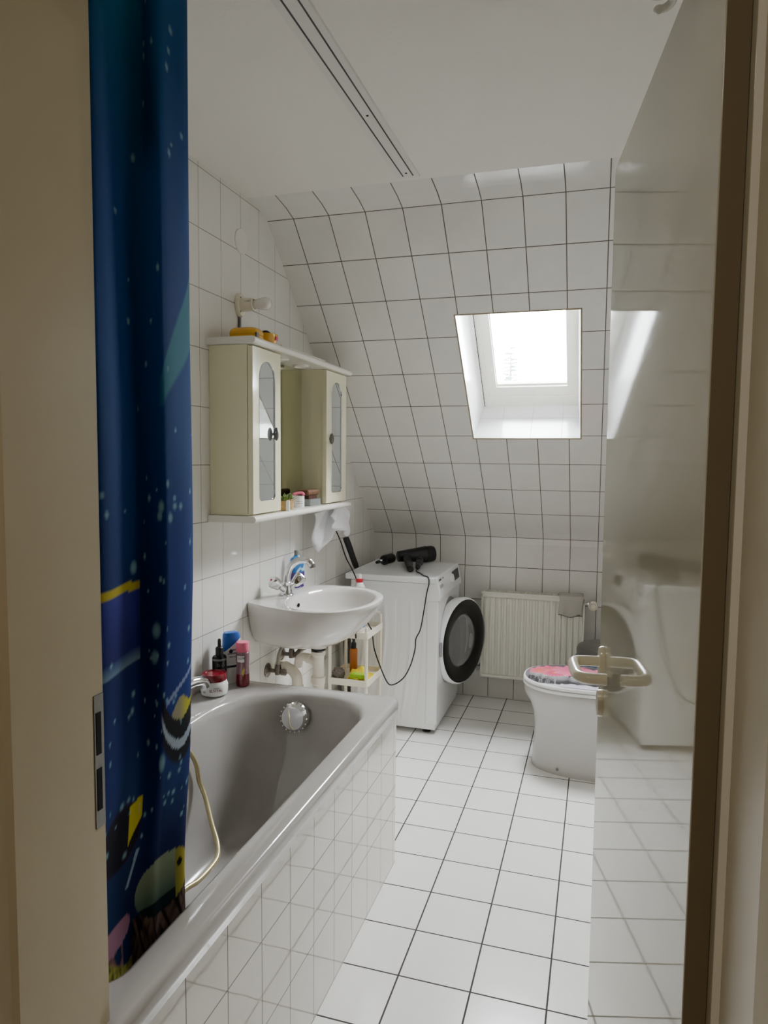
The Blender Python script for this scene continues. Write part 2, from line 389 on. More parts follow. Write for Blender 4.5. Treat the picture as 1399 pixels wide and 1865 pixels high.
# ------------------------------------------------------------------ door leaf, open into the room
H = V((1.430,-3.35)); FAR = V((1.337,-2.665)); dv = (FAR-H).normalized(); dn = V((dv.y, -dv.x))   # dn: away from the tub
DW = (FAR-H).length
def dl(s, w, z): p = H + dv*s + dn*w; return (p.x, p.y, z)
def dbox(mb, s0, s1, w0, w1, z0, z1, bev=.0015):
    mt = Matrix(((dv.x, dn.x, 0, H.x),(dv.y, dn.y, 0, H.y),(0,0,1,0),(0,0,0,1)))
    return mb.box(s0, s1, w0, w1, z0, z1, bev, 2, mt)
mb = MB(); dbox(mb, 0, DW, 0, .025, .008, 1.985); door = struct(mb.build('door_1', 'door', smooth=True))
mb = MB(); dbox(mb, -.013, DW+.013, .0252, .04, .008, 1.998); mb.build('rebate_lip', 'door', door)
mb = MB(); dbox(mb, -.0006, 0, .0012, .0242, .01, 1.98, 0); eb = mb.build('edge_shade', 'edgeshade', door, smooth=False); eb['label'] = 'hinge edge with its shade painted on in brown'  # thin strip that paints the shade on the hinge edge
M['liplight'] = mat('lit lip lacquer', (240,238,230), .3)  # paler copy of the door lacquer, caught light put into the colour
mb = MB(); dbox(mb, -.0136, -.013, .0258, .0394, .01, 1.996, 0); eb = mb.build('lip_light', 'liplight', door, smooth=False); eb['label'] = 'narrow edge of the rebate lip, painted lighter as if catching light'
# lever handle and key rosette
def dt(p): return dl(*p)
hs, hz = DW-.062, 1.03
mb = MB()
def rosette(s, z, sw, sh, t):
    mt = Matrix(((dv.x, 0, -dn.x, 0),(dv.y, 0, -dn.y, 0),(0,1,0,0),(0,0,0,1)))
    p = dl(s, 0, z); mt = Matrix.Translation(V(p)) @ mt
    ring = lambda f, h: [(f*sw*cos(2*pi*j/32), f*sh*sin(2*pi*j/32), h) for j in range(32)]
    return MB().loft([ring(1,0), ring(1,t*.6), ring(.93,t), ring(.2,t)], mtx=mt)
hd = rosette(hs, hz, .017, .030, .010).build('handle_rosette', 'nylon', door); hd['label'] = 'cream rosette carrying the door handle'
pts = [(hs,-.008,hz),(hs,-.03,hz),(hs-.002,-.048,hz),(hs-.012,-.058,hz),(hs-.03,-.061,hz),(hs-.085,-.061,hz),(hs-.105,-.058,hz),(hs-.115,-.046,hz),(hs-.117,-.03,hz),(hs-.117,-.012,hz)]
ht = MB().tube(catmull([dl(*p) for p in pts], 6), .0105, 16).build('lever_handle', 'nylon', hd); ht['label'] = 'cream nylon lever handle bent back towards the door'
kr = rosette(hs+.006, hz-.085, .016, .027, .010).build('key_rosette', 'nylon', door); kr['label'] = 'cream keyhole rosette below the handle'

# ------------------------------------------------------------------ bathtub
def rrect(x0, x1, y0, y1, r, n=10):
    """rounded rectangle; r = radii at (x1,y1),(x0,y1),(x0,y0),(x1,y0)"""
    out = []
    for (cx, cy, a, rr) in ((x1-r[0],y1-r[0],0,r[0]),(x0+r[1],y1-r[1],90,r[1]),(x0+r[2],y0+r[2],180,r[2]),(x1-r[3],y0+r[3],270,r[3])):
        for k in range(n+1):
            t = RAD(a+90*k/n); out.append((cx+rr*cos(t), cy+rr*sin(t)))
    return out
tub = thing('bathtub', 'grey enamelled built-in bathtub behind the white tiled panel', 'bathtub', (.34,-2.6,0))
def ring(x0,x1,y0,y1,r,z): return [(x,y,z) for x, y in rrect(x0,x1,y0,y1,r)]
y0 = YF+.002
R = [ring(.012,TX-.004,y0,TY-.012,(.02,.01,.004,.004),.545), ring(.004,TX+.006,y0,TY-.002,(.03,.012,.004,.004),.55),
     ring(.003,TX+.009,y0,TY,(.03,.012,.004,.004),.585), ring(.006,TX+.005,y0,TY-.004,(.03,.012,.004,.004),.597), ring(.012,TX-.004,y0+.01,TY-.012,(.03,.012,.01,.01),.601),
     ring(.128,.634,y0+.055,TY-.062,(.17,.25,.06,.06),.600), ring(.137,.622,y0+.063,TY-.074,(.17,.25,.06,.06),.592),
     ring(.146,.612,y0+.07,TY-.085,(.165,.24,.06,.06),.57), ring(.168,.598,y0+.1,TY-.125,(.15,.21,.07,.07),.40),
     ring(.182,.588,y0+.14,TY-.185,(.13,.18,.08,.08),.27), ring(.20,.574,y0+.19,TY-.235,(.11,.15,.09,.09),.20), ring(.235,.54,y0+.25,TY-.285,(.09,.12,.09,.09),.175)]
mb = MB(); mb.loft(R, False, True); mb.build('tub_shell', 'enamel', tub, angle=60)
mb = MB(); mb.lathe([(.0,0),(.052,0),(.052,.006),(.047,.022),(.040,.029),(.02,.031),(0,.031)], seg=36, mtx=axis_mtx((.345,-1.957,.527),(0,-1,.12)))
k = mb.build('overflow_knob', 'chrome', tub); k['label'] = 'round chrome overflow knob'
mb = MB()
for j in range(18):
    a = 2*pi*j/18; mb.box(.043,.0515,-.003,.003,.004,.022,.001,1, axis_mtx((.345,-1.957,.527),(0,-1,.12)) @ Matrix.Rotation(a,4,'Z'))
mb.build('knob_grip', 'chrome', k)
mb = MB(); mb.lathe([(0,0),(.034,0),(.034,.004),(.028,.006),(.024,.003),(0,.003)], c=(.345,-2.22,.1755), seg=24); mb.build('waste', 'steel', tub)
# bath mixer on the tub deck, half behind the curtain
tp = thing('bath_mixer', 'chrome bath mixer on the tub deck beside the curtain', 'tap', (.075,-2.25,.601))
mb = MB(); mb.lathe([(.028,0),(.028,.006),(.02,.012),(.02,.05)], c=(.06,-2.235,.602), seg=20); mb.lathe([(.028,0),(.028,.006),(.02,.012),(.02,.05)], c=(.06,-2.385,.602), seg=20)
mb.tube([(.06,-2.42,.66),(.06,-2.2,.66)], .024, 20); mb.build('mixer_body', 'chrome', tp)
mb = MB(); mb.tube(catmull([(.06,-2.235,.668),(.068,-2.19,.682),(.076,-2.15,.682),(.08,-2.118,.672),(.082,-2.106,.655)],6), [.017]*18+[.018]*7, 16); mb.build('spout', 'chrome', tp)
mb = MB(); mb.lathe([(.016,0),(.022,.01),(.022,.03),(.014,.036),(0,.037)], seg=16, mtx=axis_mtx((.08,-2.31,.655),(1,0,.35))); mb.build('lever', 'chrome', tp)
# shower hose lying in the tub
hp = catmull([(.085,-2.385,.63),(.13,-2.35,.58),(.170,-2.318,.50),(.180,-2.308,.43),(.205,-2.315,.385),(.252,-2.359,.335),(.294,-2.398,.30),(.318,-2.438,.285),(.324,-2.484,.28),(.324,-2.551,.28),(.316,-2.612,.285),(.31,-2.75,.27),(.33,-2.93,.22),(.36,-3.02,.20)], 8)
tag(MB().tube(hp, .0075, 12).build('shower_hose', 'hosecream'), 'cream metallic shower hose looping down into the grey bathtub', 'hose')

# ------------------------------------------------------------------ shower curtain and rail
rl = thing('curtain_rail', 'white double-track curtain rail screwed to the ceiling', 'curtain rail', (.65,-2.5,ZC))
mb = MB(); mb.prism([(.610,ZC),(.612,ZC-.006),(.690,ZC-.006),(.692,ZC)], 1, YF, -1.672); mb.build('rail_profile', 'railmetal', rl, smooth=False)
M['track'] = mat('track slot', (70,68,74), .6)
for x in (.6345,.6705):
    mb = MB(); mb.box(x-.0022,x+.0022,YF+.01,-1.69,ZC-.0068,ZC-.0058); t = mb.build('track', 'track', rl, smooth=False)
for y in (-2.14,-1.715):
    mb = MB(); mb.lathe([(.0,0),(.0042,0),(.0042,.001)], c=(.652,y,ZC-.007), seg=14); mb.build('screw_hole', 'blackhole', rl)
def lerp3(a, b, t): return tuple(x+(y-x)*t for x, y in zip(a, b))
# fold lines of the gathered cloth: plan position high up and near the hem
topP = [(.585,-3.02),(.635,-3.05),(.674,-3.182),(.642,-3.208),(.662,-3.326),(.57,-3.31)]
midP = [(.575,-3.005),(.622,-3.030),(.650,-3.148),(.620,-3.188),(.654,-3.320),(.57,-3.31)]
botP = [(.545,-3.02),(.588,-3.015),(.596,-3.085),(.600,-3.165),(.535,-3.120),(.598,-3.235)]
botP = [(.545,-3.03),(.590,-3.022),(.590,-3.10),(.575,-3.155),(.585,-3.255),(.52,-3.29)]
NSEG = 44
def cpath(P): return catmull([(x,y,0) for x, y in P], NSEG)
PT, PM, PB = cpath(topP), cpath(midP), cpath(botP)
ZT, ZB = 2.37, .50
NZ = 430
def hashn(x, y, s=1.): return noise.noise(V((x*s, y*s, 3.7)))
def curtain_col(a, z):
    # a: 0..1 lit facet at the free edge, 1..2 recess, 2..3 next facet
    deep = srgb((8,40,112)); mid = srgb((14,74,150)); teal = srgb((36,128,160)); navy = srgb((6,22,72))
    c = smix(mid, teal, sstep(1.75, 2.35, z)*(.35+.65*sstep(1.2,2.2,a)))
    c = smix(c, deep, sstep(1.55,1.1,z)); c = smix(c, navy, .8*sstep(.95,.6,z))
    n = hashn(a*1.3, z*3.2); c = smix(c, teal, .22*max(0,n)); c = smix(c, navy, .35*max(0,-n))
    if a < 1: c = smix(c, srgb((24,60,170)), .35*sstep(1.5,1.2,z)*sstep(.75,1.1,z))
    # pale ray swimming across the lit facet
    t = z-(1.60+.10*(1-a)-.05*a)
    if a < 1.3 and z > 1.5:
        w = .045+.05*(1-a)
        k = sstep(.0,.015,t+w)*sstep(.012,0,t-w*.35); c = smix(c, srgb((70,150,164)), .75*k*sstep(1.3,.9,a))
    # big blue fish with yellow back edge on the inner facet
    if a > 1.9:
        zt = 1.223+.003*sin(a*3)
        if zt-.014 < z < zt: c = srgb((206,190,40))
        elif 1.112 < z <= zt-.014: c = smix(srgb((52,58,160)), srgb((20,30,110)), (zt-z)/.12)
        elif 1.092 < z <= 1.112: c = smix(srgb((120,150,176)), srgb((40,60,130)), (z-1.092)/.02)
    # black and white striped fish with yellow fin near the free edge
    if a < 1.18 and .84 < z < 1.06:
        if a < .95 and abs(z-(1.0+.047*(1-a/.95))) < .0045: c = srgb((150,160,206))
        zw = .912+.062*max(0,(a-.5)/.6)**1.6+.022*max(0,(.4-a)/.4)
        d = z-zw; ed = sstep(1.18,1.05,a)
        top = .992-.012*sin(a*9)-.02*max(0,(a-.3))
        if abs(d) < .009: c = smix(c, srgb((176,190,206)), ed)
        elif .009 <= d < .045: c = smix(c, srgb((10,10,18)), ed)
        elif d >= .045 and z < top and a < .85: c = smix(srgb((212,206,50)), srgb((166,160,130)), sstep(.25,.6,a))
        elif -.042 < d <= -.009: c = smix(c, srgb((10,12,28)), ed*sstep(-.042,-.03,d))
    # dark fish, yellow fin
    e = ((a-2.42)/.6)**2+((z-.80)/.06)**2
    if e < 1: c = smix(srgb((12,10,36)), srgb((40,26,90)), sstep(.7,1,e))
    if abs(a-2.02) < .2 and .775+.10*(2.2-a) < z < .845+.02*(2.2-a): c = srgb((226,214,20))
    if abs((a-2.05)*.08+(z-.72)*.4) < .004 and .69 < z < .75: c = srgb((150,180,210))
    # olive fish with yellow face above the coral
    if a < 2.05:
        e = ((a-.95)/1.0)**2+((z-.652)/.055)**2
        if e < 1:
            c = smix(srgb((70,104,92)), srgb((150,166,140)), sstep(-.05,.05,z-.652))
            if z < .625: c = srgb((10,34,42))
            if a < .5: c = smix(srgb((190,170,40)), srgb((150,150,60)), a*2)
            if (a-.36)**2/.008+(z-.667)**2/.00006 < 1: c = srgb((14,14,10))
        elif z < .62:
            n = noise.noise(V((a*4.2, z*60+a*8, 1.3))); n2 = noise.noise(V((a*9-z*40, z*14, 5)))
            c = smix(srgb((62,44,40)), srgb((136,112,102)), .5+.8*n); c = smix(c, srgb((22,14,14)), sstep(.0,.35,n2))
    else:
        if z < .64:
            e = ((a-2.6)/.5)**2+((z-.625)/.03)**2
            if e < 1: c = srgb((170,120,146))
            n = noise.noise(V((a*6, z*40, 9)))
            if z < .60 and n > -.1 and a > 2.3: c = smix(srgb((120,84,84)), srgb((196,150,146)), n)
            if z < .575+.02*sin(a*5): c = smix(srgb((88,92,24)), srgb((196,190,84)), .5+noise.noise(V((a*14, z*90, 2))))
    # bubbles
    for bx, bz, br in BUB:
        d = ((a-bx)*.11)**2+(z-bz)**2
        if d < br*br: c = smix(c, srgb((150,205,222)), .75*(1-d/(br*br)))
    return c
BUB = [(random.uniform(0,3.3), random.choice([random.uniform(.8,1.4), random.uniform(.75,1.1), random.uniform(1.2,2.3)]), random.uniform(.003,.0075)) for _ in range(120)]
BUB += [(2.1,1.245,.013),(1.2,1.34,.012),(1.25,1.325,.01),(.9,1.32,.01),(1.1,.90,.02),(1.35,1.135,.016),(1.4,1.09,.014)]
vs = []; cols = []; NU = len(PT)
for j in range(NZ):
    t = j/(NZ-1); z = ZT+(ZB-ZT)*t
    for i in range(NU):
        if z > 1.2: p = PT[i].lerp(PM[i], (ZT-z)/(ZT-1.2))
        elif z > .95: p = PM[i].lerp(PM[i].lerp(PB[i], .25), (1.2-z)/.25)
        else: p = PM[i].lerp(PB[i], .25+.75*sstep(0,1,(.95-z)/(.95-.62)))
        w = .006*noise.noise(V((i*.036, z*2.4, .5)))
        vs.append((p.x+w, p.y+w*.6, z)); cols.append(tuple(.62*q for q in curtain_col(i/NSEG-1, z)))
fs = [(j*NU+i, j*NU+i+1, (j+1)*NU+i+1, (j+1)*NU+i) for j in range(NZ-1) for i in range(NU-1)]
cu = thing('shower_curtain', 'dark blue shower curtain printed with fish and coral, hanging into the bathtub', 'shower curtain', (.62,-3.2,.5))
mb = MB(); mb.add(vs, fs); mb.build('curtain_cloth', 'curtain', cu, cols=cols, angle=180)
for i in range(0, NU, 37):
    p = PT[i]; mb = MB(); mb.tube([(p.x,p.y,ZT-.012),(p.x,p.y,ZC-.007)], .003, 8); mb.build('curtain_hook', 'white', cu)

# ------------------------------------------------------------------ mirror cabinet
cb = thing('mirror_cabinet', 'ivory bathroom mirror cabinet with two glazed doors hung on the tiled wall', 'cabinet', (.09,-1.46,1.19))
CY0, CY1, CX = -1.93, -.985, .148
def bullnose(z0, z1, name):
    h = (z1-z0)/2; arc = [(.178+h*cos(t), (z0+z1)/2+h*sin(t)) for t in [RAD(a) for a in range(-90, 91, 15)]]
    mb = MB(); mb.prism([(.001,z0)]+arc+[(.001,z1)], 1, CY0-.018, CY1+.02); return mb.build(name, 'board', cb)
bullnose(1.812, 1.836, 'top_board'); bullnose(1.192, 1.216, 'shelf_board')
mb = MB(); mb.box(.03,.165,-1.68,-1.24,1.8365,1.848,.003); mb.build('lamp_housing', 'board', cb)
def carcass(y0, y1):
    mb = MB(); t = .016
    mb.box(.001,CX,y0,y0+t,1.217,1.811); mb.box(.001,CX,y1-t,y1,1.217,1.811); mb.box(.001,.006,y0+t,y1-t,1.217,1.811)
    mb.box(.006,CX-.004,y0+t,y1-t,1.217,1.227); mb.box(.006,CX-.004,y0+t,y1-t,1.80,1.811)
    c = mb.build('carcass', 'ivory', cb, smooth=False)
    for z in (1.40,1.60):
        mb = MB(); mb.box(.01,CX-.012,y0+t,y1-t,z,z+.005); mb.build('glass_shelf', 'glass', c, smooth=False)
carcass(CY0, -1.708); carcass(-1.232, CY1)
def cab_door(y0, y1, knob_y):
    """door slab with an arched opening, grooved glass and a half-moon knob"""
    x0, x1 = CX+.002, CX+.021; z0, z1 = 1.222, 1.806; yc = (y0+y1)/2; hw = .065; zt = 1.765-hw; zb = 1.265+.02
    n = 16; inner = [(yc+hw*cos(RAD(180*k/n)), zt+hw*sin(RAD(180*k/n))) for k in range(n+1)]
    inner += [(yc-hw+.02*(1-cos(RAD(90*k/6))), zb-.02*sin(RAD(90*k/6))) for k in range(7)]
    inner += [(yc+hw-.02*(1-sin(RAD(90*k/6))), zb-.02*cos(RAD(90*k/6))) for k in range(7)]
    cen = V((yc,(z0+z1)/2)); outer = []
    for y, z in inner:      # radial projection on the slab rectangle
        d = V((y,z))-cen; t = min((abs((y1-y0)/2/d.x) if abs(d.x) > 1e-6 else 9), (abs((z1-z0)/2/d.y) if abs(d.y) > 1e-6 else 9)); outer.append(tuple(cen+d*t))
    for cy, cz in ((y0,z0),(y0,z1),(y1,z0),(y1,z1)):
        k = min(range(len(outer)), key=lambda i: (outer[i][0]-cy)**2+(outer[i][1]-cz)**2); outer[k] = (cy,cz)
    A = [[(x1,*p) for p in inner], [(x1,*p) for p in outer], [(x0,*p) for p in outer], [(x0,*p) for p in inner]]
    mb = MB(); mb.loft(A, closed=True); d = mb.build('door', 'ivory', cb, angle=30)
    mb = MB(); mb.loft([[(x1-.007,yc+(p[0]-yc)*1.005,p[1]) for p in inner],[(x1-.003,yc+(p[0]-yc)*1.005,p[1]) for p in inner]])
    g = mb.build('glass_panel', 'cabglass', d, angle=30)
    mb = MB(); ins = lambda p, f: (yc+(p[0]-yc)*f, 1.515+(p[1]-1.515)*(1-(1-f)*.26))
    rings = [[(x1+.0006,*ins(p,1.0)) for p in inner],[(x1+.0014,*ins(p,.985)) for p in inner],[(x1-.002,*ins(p,.972)) for p in inner]]
    mb.loft(rings, False, False); e = mb.build('glass_beading', 'chrome', d)
    mb = MB(); kz = 1.508
    prof = [(.0,0),(.012,0),(.012,.004),(.014,.012),(.0,.014)]
    mb.sphere((x1+.010, knob_y, kz), .016, 16, 12, (.62,.55,1.55)); mb.tube([(x1-.001,knob_y,kz),(x1+.008,knob_y,kz)], .006, 10)
    mb.build('knob', 'steel', d)
    return d
M['cabglass'] = mat('leaded cabinet glass', (200,206,204), .02, metal=.8, var=.02)
cab_door(CY0+.004, -1.704, -1.762); cab_door(-1.238, CY1-.004, -1.198)
mb = MB(); mb.box(.044,.048,-1.708,-1.232,1.2165,1.8115); mb.build('mirror', 'mirror', cb, smooth=False)
mb = MB(); mb.box(.001,.0435,-1.707,-1.233,1.217,1.811); mb.build('back_panel', 'ivory', cb, smooth=False)
for y in (-1.57,-1.37):
    mb = MB(); mb.lathe([(.034,0),(.034,-.006),(.028,-.009),(.024,-.004),(0,-.004)], c=(.105,y,1.8118), seg=26); mb.build('spotlight', 'board', cb)
# things on the cabinet
case = thing('glasses_case', 'yellow rounded hard case with a clasp, on top of the cabinet under the wall lamp', 'case', (.1,-1.83,1.837))
ringc = lambda f, z: [(x,y,z) for x, y in rrect(.038+f,.152-f,-1.875+f,-1.785-f,[.03-f*.5]*4,6)]
mb = MB(); mb.loft([ringc(.008,1.8365),ringc(.001,1.842),ringc(0,1.850),ringc(.001,1.8565)]); mb.build('case_base', 'yellow', case)
mb = MB(); mb.loft([ringc(.001,1.8575),ringc(0,1.864),ringc(.003,1.875),ringc(.012,1.882),ringc(.03,1.8835)]); mb.build('case_lid', 'yellow', case)
mb = MB(); mb.box(.1455,.1525,-1.863,-1.845,1.846,1.864,.002); mb.build('clasp', 'steel', case)
yb = thing('container', 'small glossy yellow tub beside the glasses case on the cabinet top', 'container', (.13,-1.73,1.837))
ringb = lambda sc, z: [(.128+.038*sc*cos(2*pi*j/28), -1.735+.05*sc*sin(2*pi*j/28), z) for j in range(28)]
mb = MB(); mb.loft([ringb(.72,1.8365),ringb(.86,1.845),ringb(.97,1.865),ringb(1,1.876),ringb(.95,1.876),ringb(.84,1.848),ringb(.7,1.841)]); mb.build('tub_body', 'yellow', yb)
mb = MB(); mb.box(.1655,.1668,-1.742,-1.722,1.853,1.868,.0004); b_ = mb.build('sticker', 'brightred', yb)
mb = MB(); mb.sphere((.125,-1.735,1.868), .026, 18, 12, (.85,1.15,.95)); tag(mb.build('hair_clip', 'blackgloss'), 'rounded black object lying in the yellow tub on the cabinet', 'clip')
# things on the cabinet shelf
def pot_plant(x, y, h, r, label):
    t = thing('potted_plant', label, 'plant', (x,y,1.2165), 'little plants in woven pots')
    prof = []; n = 9
    for k in range(n):
        z = h*k/(n-1); prof += [(r*.93, z), (r, z+h/(n-1)*.5)] if k < n-1 else [(r*.93, z)]
    mb = MB(); mb.lathe(prof+[(r*.8,h),(r*.8,h-.008),(0,h-.008)], c=(x,y,1.2165), seg=24); mb.build('woven_pot', 'wicker', t)
    mb = MB(); rnd = random.Random(int(h*1e4))
    for k in range(26):
        a = rnd.uniform(0,2*pi); l = rnd.uniform(.022,.038); e = rnd.uniform(.3,1.2)
        d = V((cos(a)*cos(e), sin(a)*cos(e), sin(e))); s_ = d.cross(V((0,0,1))).normalized()
        b = V((x,y,1.2165+h-.006))+V((cos(a),sin(a),0))*r*rnd.uniform(0,.5); w = .0045
        mb.add([b-s_*w*.6, b+s_*w*.6, b+d*l*.55+s_*w, b+d*l, b+d*l*.55-s_*w], [(0,1,2,3,4)])
    mb.build('leaves', 'leaf', t, fix=False, thick=.0008)
pot_plant(.137,-1.572,.040,.024,'bushy little plant in a woven pot, right one of the two on the cabinet shelf')
pot_plant(.150,-1.640,.038,.0225,'little plant in a woven pot half hidden by the left cabinet door')
tag(MB().lathe([(.0,0),(.008,0),(.008,.036),(.006,.04),(0,.04)], c=(.176,-1.655,1.2165), seg=16).build('lip_balm', 'white'), 'small white tube standing before the woven plant pots', 'tube')
cj = thing('candle_jar', 'small white round jar with grey writing lines on the cabinet shelf', 'jar', (.122,-1.445,1.2165))
mb = MB(); mb.lathe([(.0,0),(.028,0),(.029,.003),(.029,.045),(.0285,.046),(.025,.046),(.025,.03),(0,.03)], c=(.122,-1.445,1.2165), seg=28); mb.build('jar_body', 'white', cj)
for z, n in ((1.231,.5),(1.2405,.42)):
    mb = MB(); mb.loft([[(.122+.0294*cos(a)*f, -1.445+.0294*sin(a)*f, zz) for a in [RAD(-75+k*6) for k in range(int(20*n)+2)]+[RAD(-75+k*6) for k in range(int(20*n)+1,-1,-1)] for f in (1,)][:2*(int(20*n)+2)] for zz in (z,z+.0016)]); mb.build('lettering', 'greyink', cj)
mb = MB(); mb.tube(catmull([(.106,-1.450,1.2685),(.118,-1.435,1.274),(.133,-1.42,1.274),(.136,-1.413,1.266)],5), .006, 10)
tag(mb.build('hair_tie', 'pink'), 'pink hair tie lying on the small white jar', 'hair tie')
mb = MB(); mb.loft([[(x,y,z) for x, y in rrect(.080,.155,-1.385+f,-1.265-f,[.008]*4,4)] for f, z in ((.002,1.2165),(0,1.22),(0,1.246))]+[[(x,y,z) for x, y in rrect(.086,.149,-1.379,-1.271,[.006]*4,4)] for z in (1.246,1.240)])
tag(mb.build('soap_dish', 'greystone'), 'grey rectangular dish at the right end of the cabinet shelf', 'dish')
br = thing('wooden_brush', 'brown wooden nail brush lying on the grey dish', 'brush', (.12,-1.32,1.2405))
mb = MB(); mb.box(.088,.147,-1.385,-1.262,1.2605,1.286,.009,3); mb.build('brush_back', 'wood', br)
mb = MB(); mb.box(.092,.143,-1.372,-1.28,1.2405,1.2602,.002); bb = mb.build('bristles', 'bristle', br) if 'bristle' in M else None
if bb is None:
    M['bristle'] = mat('dark bristles', (74,44,30), .9, var=.3, vscale=200); bb = mb.build('bristles', 'bristle', br)

# ------------------------------------------------------------------ wall lamp, cover plate, ceiling lamp
wl = thing('wall_lamp', 'bare bulb in a cream porcelain socket on the wall above the cabinet', 'lamp', (0,-1.714,1.993))
mx = axis_mtx((0,-1.714,1.995),(1,0,0))
oval = lambda f, h: [(h, -1.714+.031*f*cos(2*pi*j/30), 1.995+.044*f*sin(2*pi*j/30)) for j in range(30)]
mb = MB(); mb.loft([oval(1,.001),oval(1,.010),oval(.93,.015),oval(.6,.017)]); mb.build('base_plate', 'cream', wl)
mb = MB(); mb.lathe([(.026,.012),(.026,.02),(.023,.06),(.0235,.066),(.019,.067),(.0185,.058),(0,.058)], seg=26, mtx=mx); so = mb.build('socket', 'cream', wl)
text('25W 230V', .0085, frame((.043,-1.737,2.003),(1,0,0),(0,-1,.45)), 'greyink', so)
mb = MB(); mb.lathe([(.0155,.060),(.0155,.068),(.018,.082),(.0225,.100),(.0235,.113),(.0205,.125),(.013,.133),(.0,.1355)], seg=26, mtx=mx); mb.build('light_bulb', 'bulb', wl)
mb = MB(); mb.box(.001,.008,-1.719,-1.709,1.846,1.953,.002); mb.build('cable', 'steel', wl)
for z in (.026,-.026):
    mb = MB(); mb.lathe([(.0,.0145),(.0034,.0145),(.0034,.0165),(0,.017)], seg=10, mtx=axis_mtx((0,-1.726,1.995+z),(1,0,0))); mb.build('screw', 'steel', wl)
mb = MB(); mb.lathe([(0,.0),(.047,.0005),(.047,.0025),(.045,.0045),(.0,.0055)], seg=40, mtx=axis_mtx((0,-1.695,2.235),(1,0,0)))
tag(mb.build('junction_box_cover', 'wallcover'), 'flat round white junction box cover high on the tiled wall', 'cover plate') if 'wallcover' in M else None
if 'junction_box_cover' not in bpy.data.objects:
    M['wallcover'] = mat('cover white', (222,218,211), .4); tag(mb.build('junction_box_cover', 'wallcover'), 'flat round white junction box cover high on the tiled wall', 'cover plate')
cl = thing('ceiling_lamp', 'spiral energy-saving bulb hanging from the ceiling above the door', 'lamp', (1.392,-2.97,ZC))
lx, ly = 1.396, -2.965
mb = MB(); mb.lathe([(.045,0),(.045,-.02),(.012,-.035),(0,-.035)], c=(lx,ly,ZC), seg=24); mb.build('canopy', 'white', cl)
mb = MB(); mb.tube([(lx,ly,ZC-.03),(lx,ly,2.265)], .003, 8); mb.build('cord', 'white', cl)
mb = MB(); mb.lathe([(.008,.04),(.02,.03),(.021,-.025),(.024,-.028),(.024,-.05),(.015,-.055),(0,-.055)], c=(lx,ly,2.245), seg=22); mb.build('socket', 'white', cl)
sp = []
for k in range(140):
    t = k/139; a = 2*pi*3.6*t; r = .029-.021*t**1.3; sp.append((lx+r*cos(a), ly+r*sin(a), 2.18-.088*t))
mb = MB(); mb.tube(sp, .0062, 10); mb.build('spiral_tube', 'bulb', cl)
# ------------------------------------------------------------------ washbasin
wb = thing('washbasin', 'white oval ceramic washbasin hung on the tiled wall', 'washbasin', (.25,-1.465,.655))
BY = -1.465; BZ = .846
def resample(pts, n):
    pts = [V(p) for p in pts]; d = [0]
    for a, b in zip(pts[:-1], pts[1:]): d.append(d[-1]+(b-a).length)
    out = []
    for k in range(n+1):
        t = d[-1]*k/n; i = max(q for q in range(len(d)) if d[q] <= t+1e-9); i = min(i, len(pts)-2)
        out.append(pts[i].lerp(pts[i+1], (t-d[i])/max(d[i+1]-d[i], 1e-9)))
    return out
half = [(0,0,0),(0,.10,0),(0,.185,0)]+catmull([(.004,.198,0),(.05,.222,0),(.12,.255,0),(.22,.283,0),(.30,.284,0),(.38,.25,0),(.44,.185,0),(.476,.10,0),(.487,0,0)],8)
half = resample(half, 40)
def Dring(sx, sy, z, x0=.0012):
    near = [(x0+p.x*sx, BY-p.y*sy, z) for p in half]; far = [(x0+p.x*sx, BY+p.y*sy, z) for p in half]
    return near+far[-2:0:-1]
def ov(cx, rx, ry, z, yo=-.008, n=80):
    return [(cx+rx*cos(2*pi*k/n-pi), BY+yo+ry*sin(2*pi*k/n-pi), z) for k in range(n)]
rings = [Dring(.50,.36,.655), Dring(.60,.50,.660), Dring(.70,.66,.674), Dring(.79,.79,.70), Dring(.88,.90,.742), Dring(.955,.97,.79), Dring(.992,.993,.822), Dring(1,1,.835), Dring(.998,.998,.843), Dring(.985,.985,.8465),
         ov(.288,.178,.252,.8462), ov(.288,.170,.244,.842), ov(.287,.160,.232,.822), ov(.282,.142,.205,.78), ov(.27,.108,.155,.74), ov(.25,.066,.09,.722), ov(.232,.024,.024,.717)]
mb = MB(); mb.loft(rings, True, True); mb.build('basin_bowl', 'ceramic', wb, angle=50)
mb = MB(); mb.sphere((.137,BY+.0,.806), .0085, 14, 8, (.5,1,1.05)); mb.build('overflow_hole', 'blackhole', wb)
mb = MB(); mb.lathe([(0,0),(.023,0),(.023,.003),(.016,.004),(0,.002)], c=(.232,BY-.008,.7175), seg=22); mb.build('waste', 'steel', wb)
